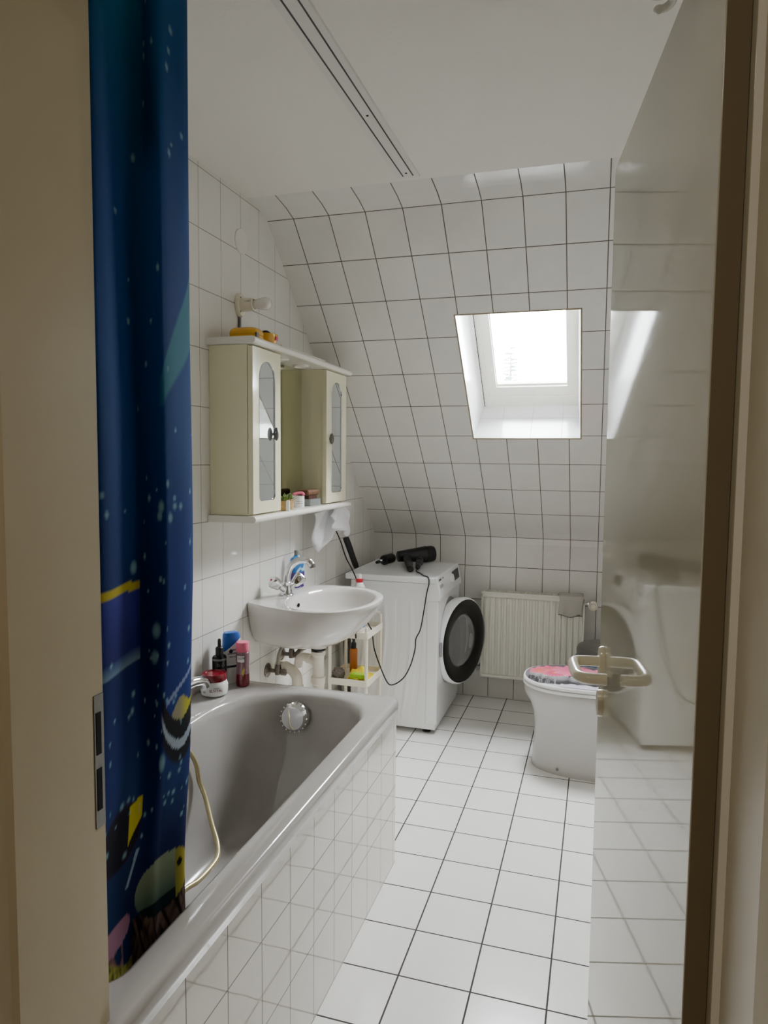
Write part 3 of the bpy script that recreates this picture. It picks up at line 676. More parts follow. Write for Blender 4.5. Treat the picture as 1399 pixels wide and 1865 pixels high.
# mixer tap with two handles
tp = thing('basin_tap', 'chrome two-handle swan-neck tap on the washbasin', 'tap', (.088,-1.475,.8468))
TX0, TY0 = .088, -1.475; TZ0 = .8469; hx_, hy_ = .5, .866
mb = MB(); mb.lathe([(.027,0),(.027,.004),(.022,.010),(.020,.028),(.018,.038),(.0155,.045)], c=(TX0,TY0,TZ0), seg=24)
for sg in (-1,1): mb.tube([(TX0,TY0,TZ0+.018),(TX0+sg*.036*hx_,TY0+sg*.036*hy_,TZ0+.042)], [.0145,.012], 16)
mb.build('tap_body', 'chrome', tp)
mb = MB(); mb.lathe([(.0145,0),(.0165,.003),(.0165,.014),(.013,.018)], c=(TX0,TY0,TZ0+.041), seg=20)
pth = catmull([(TX0,TY0,TZ0+.046),(TX0+.002,TY0,TZ0+.085),(TX0+.016,TY0+.004,TZ0+.122),(TX0+.048,TY0+.010,TZ0+.147),(TX0+.086,TY0+.018,TZ0+.148),(TX0+.104,TY0+.022,TZ0+.128)],8)
mb.tube(pth, [.0148]*(len(pth)-6)+[.0145,.014,.0142,.0148,.0148,.0148], 16); mb.build('spout', 'chrome', tp)
mb = MB(); mb.lathe([(.0135,0),(.0135,.012),(.011,.0135),(0,.0125)], seg=16, mtx=axis_mtx((TX0+.1035,TY0+.0215,TZ0+.131),(.3,.06,-1))); mb.build('aerator', 'steel', tp)
for sg, nm in ((-1,'hot'),(1,'cold')):
    mb = MB(); n = 36
    def hr(r, h): return [((r*(1+.13*cos(3*2*pi*j/n)))*cos(2*pi*j/n), (r*(1+.13*cos(3*2*pi*j/n)))*sin(2*pi*j/n), h) for j in range(n)]
    mb.loft([hr(.013,0),hr(.018,.006),hr(.0245,.032),hr(.025,.045),hr(.019,.053),hr(.006,.055)], mtx=axis_mtx((TX0+sg*.034*hx_,TY0+sg*.034*hy_,TZ0+.041),(sg*hx_,sg*hy_,.72))); h_ = mb.build('tap_handle', 'chrome', tp)
    if sg < 0:
        mb = MB(); mb.lathe([(0,.0553),(.005,.0553),(.005,.0563),(0,.0568)], seg=12, mtx=axis_mtx((TX0+sg*.034*hx_,TY0+sg*.034*hy_,TZ0+.041),(sg*hx_,sg*hy_,.72))); mb.build('hot_mark', 'brightred', h_)
# blue soap bottle on the basin deck
sb = thing('soap_bottle', 'blue printed refill soap bottle standing behind the chrome basin tap', 'bottle', (.05,-1.294,.8468))
def flat_rings(cx, cy, prof, rot=0, n=28, p=2.6):
    out = []
    for a, b, z in prof:
        r = []
        for j in range(n):
            t = 2*pi*j/n; c, s_ = cos(t), sin(t)
            x = a*(1 if c >= 0 else -1)*abs(c)**(2/p); y = b*(1 if s_ >= 0 else -1)*abs(s_)**(2/p)
            r.append((cx+x*cos(rot)-y*sin(rot), cy+x*sin(rot)+y*cos(rot), z))
        out.append(r)
    return out
zz0 = .8468
prof = [(.014,.030,0),(.018,.035,.004),(.0185,.036,.03),(.0185,.036,.06),(.018,.036,.09),(.017,.035,.115),(.014,.028,.132),(.009,.014,.141),(.008,.012,.146)]
import itertools
fine = []
for (a0,b0,z0_),(a1,b1,z1_) in zip(prof[:-1],prof[1:]):
    for k in range(5): t = k/5; fine.append((a0+(a1-a0)*t, b0+(b1-b0)*t, zz0+z0_+(z1_-z0_)*t))
fine.append((prof[-1][0],prof[-1][1],zz0+prof[-1][2]))
mb = MB(); rr_ = flat_rings(.052,-1.294,fine,-.6,56); mb.loft(rr_)
cols = []
for r in rr_:
    for p in r:
        h = (p[2]-zz0)/.146; c = smix(srgb((26,74,150)), srgb((50,126,190)), h)
        n = noise.noise(V((p[1]*60,p[2]*50,2)))
        if h < .48: c = smix(srgb((70,50,120)), srgb((190,176,214)), sstep(0,.3,n))
        elif n > .22: c = srgb((176,206,226))
        cols.append(c)
mb.build('bottle_body', 'bottleprint', sb, cols=cols)
mb = MB(); mb.lathe([(.0115,0),(.0115,.018),(.010,.02),(0,.02)], c=(.052,-1.294,zz0+.146), seg=20); mb.build('cap', 'greystone', sb)
# siphon and valves under the basin
sn = thing('waste_trap', 'white plastic waste trap under the washbasin', 'pipe', (.23,BY-.008,.3))
PX, PY = .230, BY-.008
mb = MB(); mb.lathe([(.036,.0),(.036,-.018),(.028,-.022)], c=(PX,PY,.6545), seg=26); mb.build('outlet_flange', 'ceramic', sn)
mb = MB(); mb.lathe([(.030,.010),(.030,0)], c=(PX,PY,.6215), seg=26); mb.build('rubber_ring', 'black', sn)
mb = MB(); mb.lathe([(.024,.012),(.030,.006),(.030,-.014),(.025,-.018),(.0235,-.02),(.0235,-.105),(.030,-.108),(.030,-.135),(.026,-.138),(.024,-.14),(.024,-.6195)], c=(PX,PY,.620), seg=26); mb.build('vertical_pipe', 'pvc', sn)
pth = catmull([(PX,PY,.565),(PX-.035,PY+.005,.580),(PX-.07,PY+.012,.586),(PX-.095,PY+.018,.572),(PX-.102,PY+.02,.54)],6)
mb = MB(); mb.tube(pth, .018, 16); mb.lathe([(.021,-.008),(.021,.008)], seg=18, mtx=axis_mtx((PX-.045,PY+.007,.582),(1,-.15,-.1))); mb.build('overflow_branch', 'pvc', sn)
mb = MB()
pth = catmull([(.03,-1.45,.530),(.06,-1.455,.532),(.095,-1.465,.530),(.125,-1.475,.514),(.136,-1.478,.48),(.136,-1.478,.30),(.136,-1.478,.001)],6)
mb.tube(pth, .0225, 18); mb.lathe([(.028,-.01),(.028,.01)], seg=20, mtx=axis_mtx((.136,-1.478,.455),(0,0,1))); mb.lathe([(.026,-.006),(.026,.006)], seg=20, mtx=axis_mtx((.075,-1.459,.532),(1,-.2,0)))
mb.build('wall_pipe', 'pvc', sn)
mb = MB(); mb.tube([(.055,-1.53,.001),(.055,-1.53,.470)], [.030,.030], 18); mb.build('trap_cup', 'pvc', sn)
def angle_valve(y, z, top, label):
    t = thing('angle_valve', label, 'valve', (0,y,z), 'angle valves under the basin')
    mb = MB(); mb.lathe([(.030,0),(.030,.004),(.018,.012),(.009,.013),(.009,.055)], seg=22, mtx=axis_mtx((0,y,z),(1,0,0))); mb.lathe([(.0,-.014),(.013,-.014),(.013,.016),(.010,.028),(0,.028)], c=(.05,y,z), seg=16); mb.build('valve_body', 'valve', t)
    mb = MB(); n = 30
    r_ = lambda f, h: [((.014+.003*cos(5*2*pi*j/n))*f*cos(2*pi*j/n), (.014+.003*cos(5*2*pi*j/n))*f*sin(2*pi*j/n), h) for j in range(n)]
    mb.loft([r_(.7,.062),r_(1,.066),r_(1,.085),r_(.7,.09)], mtx=axis_mtx((0,y,z),(1,0,0))); mb.build('valve_knob', 'valve', t)
    mb = MB(); mb.tube(catmull([(.05,y,z+.026),(.052,y+.004,z+.07),top[0],top[1]],7), .0075, 10); mb.build('supply_hose', 'hosegrey', t)
angle_valve(-1.483,.52,[(.062,-1.455,.63),(.066,-1.43,.652)],'left angle valve on the wall with a grey hose rising to the basin')
angle_valve(-1.345,.555,[(.064,-1.347,.62),(.066,-1.35,.645)],'right angle valve on the wall behind the white waste pipes')
mb = MB(); mb.tube(catmull([(.075,-1.355,.556),(.10,-1.352,.585),(.125,-1.35,.605),(.152,-1.35,.608),(.168,-1.35,.592),(.166,-1.352,.572)],6), [.012]*8+[.015]*23, 12, flat=(1,.6))
tag(mb.build('valve_lever', 'valve'), 'bent dark grey lever arm above the white waste pipes', 'lever')

# ------------------------------------------------------------------ bottles on the tub deck
DZ = .6015
jr_ = thing('cream_jar', 'white round cream jar with a dark red lid on the tub deck', 'jar', (.073,-2.04,DZ))
jx, jy = .073, -2.035
mb = MB(); mb.lathe([(.0,0),(.034,0),(.044,.006),(.0465,.018),(.0465,.038),(.043,.048),(.040,.052)], c=(jx,jy,DZ), seg=36); b_ = mb.build('jar_body', 'white', jr_)
mb = MB(); mb.lathe([(.041,.052),(.042,.054),(.042,.074),(.040,.077),(.037,.077),(.036,.0735),(0,.0735)], c=(jx,jy,DZ), seg=36); mb.build('jar_lid', 'red', jr_)
def on_cyl(txt, size, cx, cy, r, z, ang0, m, par, tilt=0):
    """lettering wrapped round an upright cylinder"""
    o = text(txt, size, Matrix.Identity(4), m, par)
    for v in o.data.vertices:
        a = ang0 + v.co.x/r; v.co = (cx+(r+.0004+v.co.z)*cos(a), cy+(r+.0004+v.co.z)*sin(a), z+v.co.y)
    return o
on_cyl('ELVITAL', .0125, jx, jy, .0466, DZ+.025, RAD(-52), 'redink', b_)
on_cyl('LOREAL', .006, jx, jy, .0466, DZ+.034, RAD(-50), 'greyink', b_)
on_cyl('x2', .010, jx, jy, .0466, DZ+.02, RAD(-105), 'darkink', b_)
db = thing('dropper_bottle', 'black dropper bottle with a white-lettered label behind the cream jar', 'bottle', (.045,-1.965,DZ))
dx, dy = .05, -1.96
mb = MB(); mb.lathe([(0,0),(.024,0),(.0255,.004),(.0255,.108),(.022,.114),(.013,.117)], c=(dx,dy,DZ), seg=28); b_ = mb.build('bottle_body', 'blackgloss', db)
mb = MB(); mb.lathe([(.014,.117),(.014,.142),(.011,.146),(.0065,.148),(.0062,.17),(.004,.175),(0,.176)], c=(dx,dy,DZ), seg=20); mb.build('dropper_cap', 'black', db)
mb = MB(); mb.lathe([(.0256,.100),(.0259,.101),(.0259,.106),(.0256,.107)], c=(dx,dy,DZ), seg=28, cap0=False, cap1=False); mb.build('label_band', 'greystone', db)
on_cyl('o o', .02, dx, dy, .0256, DZ+.086, RAD(-50), 'greyink', b_); on_cyl('HAIR OIL', .0085, dx, dy, .0256, DZ+.068, RAD(-50), 'greyink', b_)
sh = thing('shampoo_bottle', 'tall white shampoo bottle with a slanted blue flip cap in the tub corner', 'bottle', (.065,-1.89,DZ))
sx, sy, rot = .062, -1.898, -.72
pr = [(.018,.028,0),(.020,.031,.005),(.0205,.033,.05),(.0205,.034,.11),(.020,.0335,.142)]
mb = MB(); mb.loft(flat_rings(sx,sy,[(a,b,DZ+z) for a,b,z in pr],rot,36,2.8))
# slanted top of the body
for i in range(36):
    v = mb.v[4*36+i]; lx_ = (v[0]-sx)*sin(-rot)+(v[1]-sy)*cos(rot); mb.v[4*36+i] = (v[0],v[1],v[2]+lx_*.75)
b_ = mb.build('bottle_body', 'white', sh)
mb = MB(); rr2 = flat_rings(sx,sy,[(.0203,.034,DZ+.1425),(.0195,.030,DZ+.178),(.0175,.026,DZ+.186),(.012,.018,DZ+.188)],rot,36,2.8); mb.loft(rr2)
for i in range(36):
    v = mb.v[i]; lx_ = (v[0]-sx)*sin(-rot)+(v[1]-sy)*cos(rot); mb.v[i] = (v[0],v[1],v[2]+lx_*.75)
mb.build('flip_cap', 'blue', sh)
fd = (cos(rot), sin(rot), 0); lt = (-sin(rot), cos(rot), 0)
def on_flat(txt, size, off, z, m, par, dyy=0):
    return text(txt, size, frame((sx+fd[0]*(.0206+.0004)+lt[0]*dyy, sy+fd[1]*(.0206+.0004)+lt[1]*dyy, z), lt, fd), m, par)
on_flat('head &', .0125, 0, DZ+.125, 'darkink', b_, .006); on_flat('shoulders', .0105, 0, DZ+.112, 'darkink', b_)
on_flat('classic clean', .006, 0, DZ+.100, 'navyink', b_)
mb = MB(); mb.box(-.026,.026,-.004,.004,0,.0005,0,1,frame((sx+fd[0]*.0207,sy+fd[1]*.0207,DZ+.064),lt,fd)); mb.build('label_bar', 'darkink', b_, smooth=False)
mb = MB(); mb.lathe([(0,0),(.007,0),(.007,.0006),(0,.0006)], seg=18, mtx=frame((sx+fd[0]*.0206+lt[0]*-.008,sy+fd[1]*.0206+lt[1]*-.008,DZ+.12),lt,fd)); mb.build('label_dot', 'navyink', b_)
pk = thing('lotion_bottle', 'slim pink-capped bottle of dark red lotion at the tub corner', 'bottle', (.122,-1.935,DZ))
px_, py_ = .118, -1.915
mb = MB(); mb.lathe([(.0,0),(.022,0),(.0245,.004),(.025,.015),(.0235,.045)], c=(px_,py_,DZ), seg=30); mb.build('lower_body', 'darkred', pk)
mb = MB(); mb.lathe([(.0235,.045),(.0228,.07),(.0245,.105),(.0245,.122),(.022,.125)], c=(px_,py_,DZ), seg=30); b_ = mb.build('upper_body', 'purple', pk)
mb = MB(); mb.lathe([(.0235,.125),(.0238,.127),(.0235,.156),(.022,.159),(0,.1595)], c=(px_,py_,DZ), seg=30); mb.build('cap', 'pink', pk)
mb = MB(); a0, a1 = RAD(-110), RAD(-48)
for z0_, z1_ in ((.090,.113),):
    k = [[(px_+.0249*cos(a0+(a1-a0)*t/10), py_+.0249*sin(a0+(a1-a0)*t/10), DZ+zz) for t in range(11)] for zz in (z0_,z1_)]
    mb.add(k[0]+k[1], [(i,i+1,12+i,11+i) for i in range(10)])
lb = mb.build('label', 'paper', b_, fix=False)
on_cyl('LUX', .013, px_, py_, .0252, DZ+.1045, RAD(-72), 'darkink', lb)
mb = MB(); lf = [[(px_+.0247*cos(RAD(-58)+w), py_+.0247*sin(RAD(-58)+w), DZ+z) for z, w in q] for q in [[(.038,-.02),(.05,-.25),(.062,-.1),(.074,.12),(.062,.25),(.048,.12)]]][0]
mb.add(lf, [tuple(range(6))]); M['gold'] = mat('gold print', (200,170,84), .4); mb.build('printed_leaf', 'gold', b_, fix=False)

# ------------------------------------------------------------------ towel and cables by the cabinet
def quadb(a, b, c, t): return tuple((1-t)**2*x+2*t*(1-t)*y+t*t*z for x, y, z in zip(a,b,c))
def cloth_fan(apex, ctrl, edge, n=14, fold=.010):
    E_ = catmull(edge, 8); nu = len(E_); vs = []
    for j in range(n):
        t = j/(n-1)
        for i, e in enumerate(E_):
            p = quadb((apex[0],apex[1]+(i/nu-.5)*.03,apex[2]), (ctrl[0]*.6+e.x*.4, ctrl[1]*.55+e.y*.45, ctrl[2]), e, t)
            vs.append((p[0]+fold*t*sin(i/nu*21)+.004*noise.noise(V((i*.12,t*4,1))), p[1], p[2]))
    return vs, [(j*nu+i, j*nu+i+1, (j+1)*nu+i+1, (j+1)*nu+i) for j in range(n-1) for i in range(nu-1)]
tw = thing('hand_towel', 'small white towel hanging from the right end of the mirror cabinet', 'towel', (.1,-.95,1.2))
vs, fs = cloth_fan((.085,-.945,1.262), (.10,-.93,1.165), [(.085,-1.168,1.168),(.075,-1.155,1.08),(.07,-1.135,1.0),(.075,-1.075,.982),(.085,-1.00,1.025),(.10,-.93,1.062),(.115,-.88,1.078)])
mb = MB(); mb.add(vs, fs); mb.build('back_fold', 'towel', tw, fix=False, thick=.006, angle=180)
vs, fs = cloth_fan((.10,-.94,1.265), (.12,-.925,1.17), [(.125,-1.075,1.152),(.13,-1.05,1.125),(.135,-1.06,1.095),(.14,-.98,1.075),(.135,-.885,1.068),(.12,-.845,1.04),(.105,-.805,1.028),(.10,-.735,1.06),(.09,-.71,1.105),(.085,-.74,1.15)])
mb = MB(); mb.add(vs, fs); mb.build('front_fold', 'towel', tw, fix=False, thick=.006, angle=180)
hk = MB(); hk.tube(catmull([(.09,CY1+.001,1.285),(.092,-.955,1.285),(.094,-.935,1.275),(.094,-.928,1.29)],5), .003, 8); tag(hk.build('towel_hook', 'steel'), 'small metal hook on the right cabinet side holding the towel', 'hook')
mb = MB(); mb.tube(catmull([(.006,-.86,1.13),(.06,-.86,1.075),(.09,-.85,1.01),(.10,-.79,.915),(.115,-.73,.84),(.135,-.72,.78),(.150,-.735,.68),(.160,-.775,.607)],8), .0036, 8)
tag(mb.build('power_cable', 'black'), 'black cable hanging from under the white towel down behind the washbasin', 'cable')
# ------------------------------------------------------------------ washing machine
wm = thing('washing_machine', 'white front-loading washing machine with its round door ajar', 'washing machine', (.3,-.39,0))
WX_0, WX_1, WY0, WY1, WZ = .088, .545, -.685, -.115, .818
mb = MB(); mb.box(WX_0,WX_1,WY0+.004,WY1,.022,.785,.006,3); mb.build('body', 'whitemetal', wm)
def side(u, v):
    x = WX_0+.012+u*(WX_1-.055-WX_0-.012); z = .04+v*.725
    h = 0
    for k, (xc, cur, w) in enumerate([(.13,.03,.008),(.185,.035,.008),(.245,.03,.009),(.315,.03,.009),(.39,.025,.009),(.445,.02,.008)]):
        c = xc+cur*sin((z-.05)*4.2-.6)*1.2
        e = sstep(.70,.66,z)*sstep(.06,.1,z)
        h += e*.006*math.exp(-((x-c)/w)**2)*(1 if k % 2 == 0 else -1)
    return (x, WY0+.0035-h-.001, z)
mb = MB(); mb.grid(90, 60, side); mb.build('side_panel', 'whitemetal', wm, fix=False, angle=180)
mb = MB(); mb.box(WX_1-.045,WX_1+.016,WY0,WY1,.05,.70,.008,3); mb.build('front_panel', 'whitemetal', wm)
mb = MB(); mb.box(WX_1-.04,WX_1+.008,WY0+.006,WY1,.022,.0495,.003); mb.build('plinth', 'whitemetal', wm)
mb = MB(); mb.box(.058,WX_1-.002,WY0-.002,WY1+.002,.787,WZ,.006,3); mb.build('top_plate', 'whitemetal', wm)
cp = MB(); cp.prism([(WX_1-.045,.702),(WX_1+.026,.702),(WX_1+.026,.712),(WX_1+.006,WZ-.004),(WX_1+.002,WZ),(WX_1-.003,WZ),(WX_1-.003,.7865),(WX_1-.045,.7865)], 1, WY0-.001, WY1+.001)
cpo = cp.build('control_panel', 'whitemetal', wm, smooth=False)
pd = V((.020,0,-.102)).normalized()            # down along the slanted panel
pn = V((.102,0,.020)).normalized()             # out of it
def pp(y, d, out=0): q = V((WX_1+.006,y,WZ-.004))+pd*d+pn*out; return tuple(q)
def pbox(mb, y0, y1, d0, d1, o0, o1, bev=.0008):
    mt = frame(pp(0,0), (0,1,0), pn)           # local x=+y, local y=up along panel
    return mb.box(y0, y1, -d1, -d0, o0, o1, bev, 2, mt)
mb = MB(); pbox(mb,-.664,-.505,.034,.092,0,.0016); dr = mb.build('detergent_drawer', 'whitemetal', cpo)
mb = MB(); pbox(mb,-.648,-.572,.040,.058,.0012,.0022,0); M['wmgrey'] = mat('drawer recess', (150,150,152), .4); mb.build('drawer_grip', 'wmgrey', dr, smooth=False)
text('SIEMENS', .0155, frame(pp(-.617,.016,.0004),(0,1,0),pn), 'darkink', cpo, name='brand_lettering')
text('iQ300', .010, frame(pp(-.545,.016,.0004),(0,1,0),pn), 'greyink', cpo, name='model_lettering')
mb = MB(); mb.lathe([(.024,0),(.024,.012),(.021,.017),(0,.018)], seg=30, mtx=axis_mtx(pp(-.372,.046),pn)); mb.build('program_dial', 'white', cpo)
mb = MB(); pbox(mb,-.318,-.150,.018,.074,0,.0018); ds = mb.build('display', 'black', cpo)
mb = MB()
for k in range(5): pbox(mb,-.305+k*.03,-.287+k*.03,.064,.068,.0018,.0022,0)
mb.build('display_keys', 'greyink', ds, smooth=False)
# opening and gasket in the front
DC = V((WX_1+.016,-.40,.437))
mb = MB(); mb.lathe([(.235,-.001),(.235,.0012),(.205,.0015),(.19,-.004)], seg=48, mtx=axis_mtx(DC,(1,0,0)), cap0=False, cap1=False); mb.build('opening_rim', 'wmgrey', wm)
mb = MB(); mb.lathe([(.192,.0004),(0,.0012)], seg=48, mtx=axis_mtx(DC,(1,0,0))); mb.build('drum_opening', 'blackhole', wm)
# round door hinged on the near side, ajar
th = RAD(19); hp_ = V((WX_1+.022,-.632,.437)); dd = V((sin(th),cos(th),0)); dnrm = V((cos(th),-sin(th),0)); dc = hp_+dd*.232
mt = frame(tuple(dc), (dd.x,dd.y,0), tuple(dnrm))
dr = MB().lathe([(.218,-.052),(.231,-.048),(.236,-.02),(.236,-.002),(.231,.006),(.226,.009)], seg=64, mtx=mt, cap0=False, cap1=False).build('door_ring', 'whitemetal', wm)
mb = MB(); mb.lathe([(.226,.009),(.221,.010),(.18,.006),(.148,-.002),(.142,-.010)], seg=64, mtx=mt, cap0=False, cap1=False); mb.build('black_trim', 'blackgloss', dr)
mb = MB(); mb.lathe([(.1415,-.009),(.13,.000),(.10,.005),(.05,.007),(0,.0075)], seg=48, mtx=mt, cap0=False, cap1=False); mb.build('door_glass', 'dglass', dr)
mb = MB(); mb.lathe([(.142,-.011),(.148,-.04),(.135,-.09),(.11,-.105),(0,-.11)], seg=48, mtx=mt, cap0=False, cap1=False); mb.build('glass_bowl', 'dglass', dr)
mb = MB(); mb.lathe([(.142,-.012),(.219,-.045),(.219,-.052)], seg=64, mtx=mt, cap0=False, cap1=False); mb.build('inner_ring', 'whitemetal', dr)
mb = MB()
hr_ = [[((.232+.016*w)*cos(a)*1.0, (.232+.016*w)*sin(a), zz) for a in [RAD(-34+68*k/16) for k in range(17)] for w in (math.sin(math.pi*k/16) if False else 1,)] for zz in (-.022,.002)]
arc = [RAD(-32+64*k/20) for k in range(21)]
poly = [(.2305*cos(a), .2305*sin(a)) for a in arc]+[((.236+.022*cos((a)/RAD(32)*pi/2))*cos(a), (.236+.022*cos((a)/RAD(32)*pi/2))*sin(a)) for a in reversed(arc)]
mb.loft([[(x,y,-.03) for x, y in poly],[(x,y,0.0) for x, y in poly]], mtx=mt); mb.build('door_grip', 'wmgrey', dr)
mb = MB(); mb.box(WX_1+.0165,hp_.x+.008,-.645,-.622,.40,.475,.003); mb.build('hinge', 'wmgrey', wm)
for x, y in ((.50,-.64),(.13,-.64),(.50,-.16),(.13,-.16)):
    mb = MB(); mb.lathe([(.022,0),(.022,.008),(.014,.010),(.014,.0225)], c=(x,y,0), seg=18); mb.build('foot', 'black', wm)
mb = MB(); mb.tube(catmull([(.086,-.60,.55),(.05,-.645,.56),(.035,-.665,.50),(.03,-.67,.42),(.035,-.66,.30),(.04,-.64,.12)],8), .014, 12); mb.build('drain_hose', 'hosegrey', wm)

# ------------------------------------------------------------------ things on the washing machine
ZT_ = WZ+.0005
hb = thing('hairbrush', 'round black hairbrush with a white oval on its handle, lying on the washing machine', 'hairbrush', (.2,-.4,ZT_))
h0 = V((.172,-.505,ZT_+.036)); h1 = V((.212,-.335,ZT_+.0405)); ax = (h1-h0).normalized()
L_ = (h1-h0).length
mtb = axis_mtx(h0, ax)
mb = MB(); mb.lathe([(0,0),(.008,.003),(.0105,.02),(.0095,.05),(.0085,.075),(.011,.082)], seg=18, mtx=mtb); hn = mb.build('handle', 'black', hb)
mb = MB(); mb.loft([[(.006*cos(2*pi*j/20), .02*sin(2*pi*j/20), z) for j in range(20)] for z in (0,.0015)], mtx=frame(tuple(h0+ax*.036+V((.007,-.003,.0082))), (.5,-.15,-.3), (.55,-.1,.8)))
mb2 = MB(); mb2.sphere((0,0,0), 1, 18, 10, (.0062,.0185,.003)); 
zax = V((.45,-.55,.75)).normalized(); yax = ax; xax = yax.cross(zax).normalized(); zax = xax.cross(yax)
for i, v in enumerate(mb2.v): w = h0+ax*.04+zax*.0075+xax*v[0]+yax*v[1]+zax*v[2]; mb2.v[i] = tuple(w)
mb2.build('handle_inlay', 'white', hn)
mb = MB(); mb.lathe([(.011,.080),(.027,.083),(.027,.170),(.022,.174),(0,.175)], seg=24, mtx=mtb); mb.build('barrel', 'black', hb)
mb = MB(); rnd = random.Random(3)
for k in range(11):
    for j in range(22):
        a = 2*pi*(j+.5*(k % 2))/22; z = .087+.008*k
        c, s_ = cos(a), sin(a); l = .038
        p0 = (.0265*c,.0265*s_,z); p1 = (l*c,l*s_,z+.001)
        w = .0006
        mb.add([(p0[0]-s_*w,p0[1]+c*w,z),(p0[0]+s_*w,p0[1]-c*w,z),(p1[0],p1[1],p1[2]),(p0[0],p0[1],z+w*2)], [(0,1,2),(1,3,2),(3,0,2)], mtb)
o = mb.build('bristles', 'black', hb, smooth=False)
hd_ = thing('hair_dryer', 'black hair dryer lying on the washing machine with its cord hanging down', 'hair dryer', (.36,-.35,ZT_))
b0 = V((.232,-.288,ZT_+.043)); b1 = V((.412,-.145,ZT_+.052)); ax = (b1-b0).normalized(); LL = (b1-b0).length
mtd = axis_mtx(b0, ax)
mb = MB(); mb.lathe([(.026,0),(.031,.003),(.032,.02),(.036,.06),(.042,.12),(.046,.16),(.047,LL-.02),(.043,LL-.004),(.03,LL)], seg=32, mtx=mtd); mb.build('barrel', 'black', hd_)
mb = MB(); mb.lathe([(.0475,LL-.06),(.0482,LL-.058),(.0482,LL-.052),(.0475,LL-.05)], seg=32, mtx=mtd, cap0=False, cap1=False)
mb.build('trim_ring', 'blackgloss', hd_)
mb = MB(); mb.tube(catmull([(.285,-.285,ZT_+.040),(.312,-.36,ZT_+.034),(.338,-.43,ZT_+.025),(.362,-.50,ZT_+.0185),(.376,-.545,ZT_+.0165)],6), [.022]*12+[.019]*8+[.0175]*4+[.012], 16); hn = mb.build('folded_handle', 'black', hd_)
mb = MB(); mb.lathe([(.0205,0),(.0212,.001),(.0212,.004),(.0205,.005)], seg=20, mtx=axis_mtx((.337,-.427,ZT_+.0255),(.33,-.9,-.2)), cap0=False, cap1=False); mb.build('handle_ring', 'steel', hn)
mb = MB(); mb.sphere((.378,-.35,ZT_+.030), .026, 20, 14, (.75,1.25,1.05)); mb.tube(catmull([(.380,-.37,ZT_+.03),(.392,-.44,ZT_+.02),(.400,-.49,ZT_+.012)],5), [.018]*4+[.014]*4+[.007]*3, 12); mb.build('switch_grip', 'black', hd_)
cord = catmull([(.400,-.485,ZT_+.010),(.402,-.52,ZT_+.0055),(.415,-.55,ZT_+.0045),(.44,-.585,ZT_+.0045),(.475,-.65,ZT_+.0042),(.508,-.688,ZT_+.002),(.515,-.699,.79),(.506,-.703,.745),(.488,-.708,.62),(.475,-.712,.55),(.455,-.716,.505),(.452,-.722,.45),(.432,-.73,.37),(.40,-.745,.305),(.353,-.77,.272),(.325,-.79,.29),(.285,-.805,.39),(.262,-.815,.47),(.255,-.825,.55),(.245,-.84,.583),(.232,-.85,.607),(.212,-.862,.597)], 8)
mb = MB(); mb.tube(cord, .0034, 8); mb.build('power_cord', 'black', hd_)
sk = MB(); sk.tube(catmull([(.082,-.575,ZT_+.0145),(.067,-.594,ZT_+.07),(.052,-.613,ZT_+.13),(.041,-.627,ZT_+.172),(.0385,-.63,ZT_+.182)],6), [.014]*2+[.0165]*8+[.0175]*8+[.017]*4+[.016,.014,.008], 16)
tag(sk.build('hair_straightener', 'black'), 'slim black hair straightener leaning against the wall on the washing machine', 'hair straightener')

# ------------------------------------------------------------------ storage trolley
ty = thing('storage_trolley', 'narrow cream tiered storage trolley between washbasin and washing machine', 'trolley', (.18,-.85,0))
Tx0, Tx1, Ty0, Ty1 = .075, .285, -.985, -.735
def tray(z):
    mb = MB(); o_ = rrect(Tx0,Tx1,Ty0,Ty1,[.012]*4,4); i_ = rrect(Tx0+.004,Tx1-.004,Ty0+.004,Ty1-.004,[.009]*4,4)
    mb.loft([[(x,y,z-.012) for x,y in i_],[(x,y,z-.010) for x,y in o_],[(x,y,z+.022) for x,y in o_],[(x,y,z+.022) for x,y in i_],[(x,y,z) for x,y in i_]]); mb.build('tray', 'cream', ty)
for z in (.07,.325,.562): tray(z)
for x, y in ((Tx0+.011,Ty0+.011),(Tx1-.011,Ty0+.011),(Tx0+.011,Ty1-.011),(Tx1-.011,Ty1-.011)):
    for z0_, z1_ in ((.0,.0575),(.0705,.3125),(.3255,.5495)):
        if z0_ == 0: continue
        mb = MB(); mb.tube([(x,y,z0_),(x,y,z1_)], .0085, 12); mb.build('upright', 'cream', ty)
    mb = MB(); mb.lathe([(.012,0),(.016,.006),(.016,.03),(.009,.034),(.009,.0578)], c=(x,y,0), seg=14); mb.build('castor', 'cream', ty)
for x in (Tx0+.011, Tx1-.011):
    for yy, sg in ((Ty0+.011,1),(Ty1-.011,-1)):
        pass
for yy in (Ty0+.012, Ty1-.012):
    mb = MB(); mb.tube(catmull([(Tx1-.011,yy,.563),(Tx1-.011,yy,.615),(Tx1-.014,yy,.626),(Tx1-.03,yy,.631),(Tx0+.03,yy,.631),(Tx0+.014,yy,.626),(Tx0+.011,yy,.615),(Tx0+.011,yy,.563)],5), .0085, 10) if yy > -.9 else mb.tube(catmull([(Tx1-.011,yy,.563),(Tx1-.011,yy,.598),(Tx1-.013,yy,.606)],4), [.0085]*6+[.0085,.007,.003], 10); mb.build('handle', 'cream', ty)
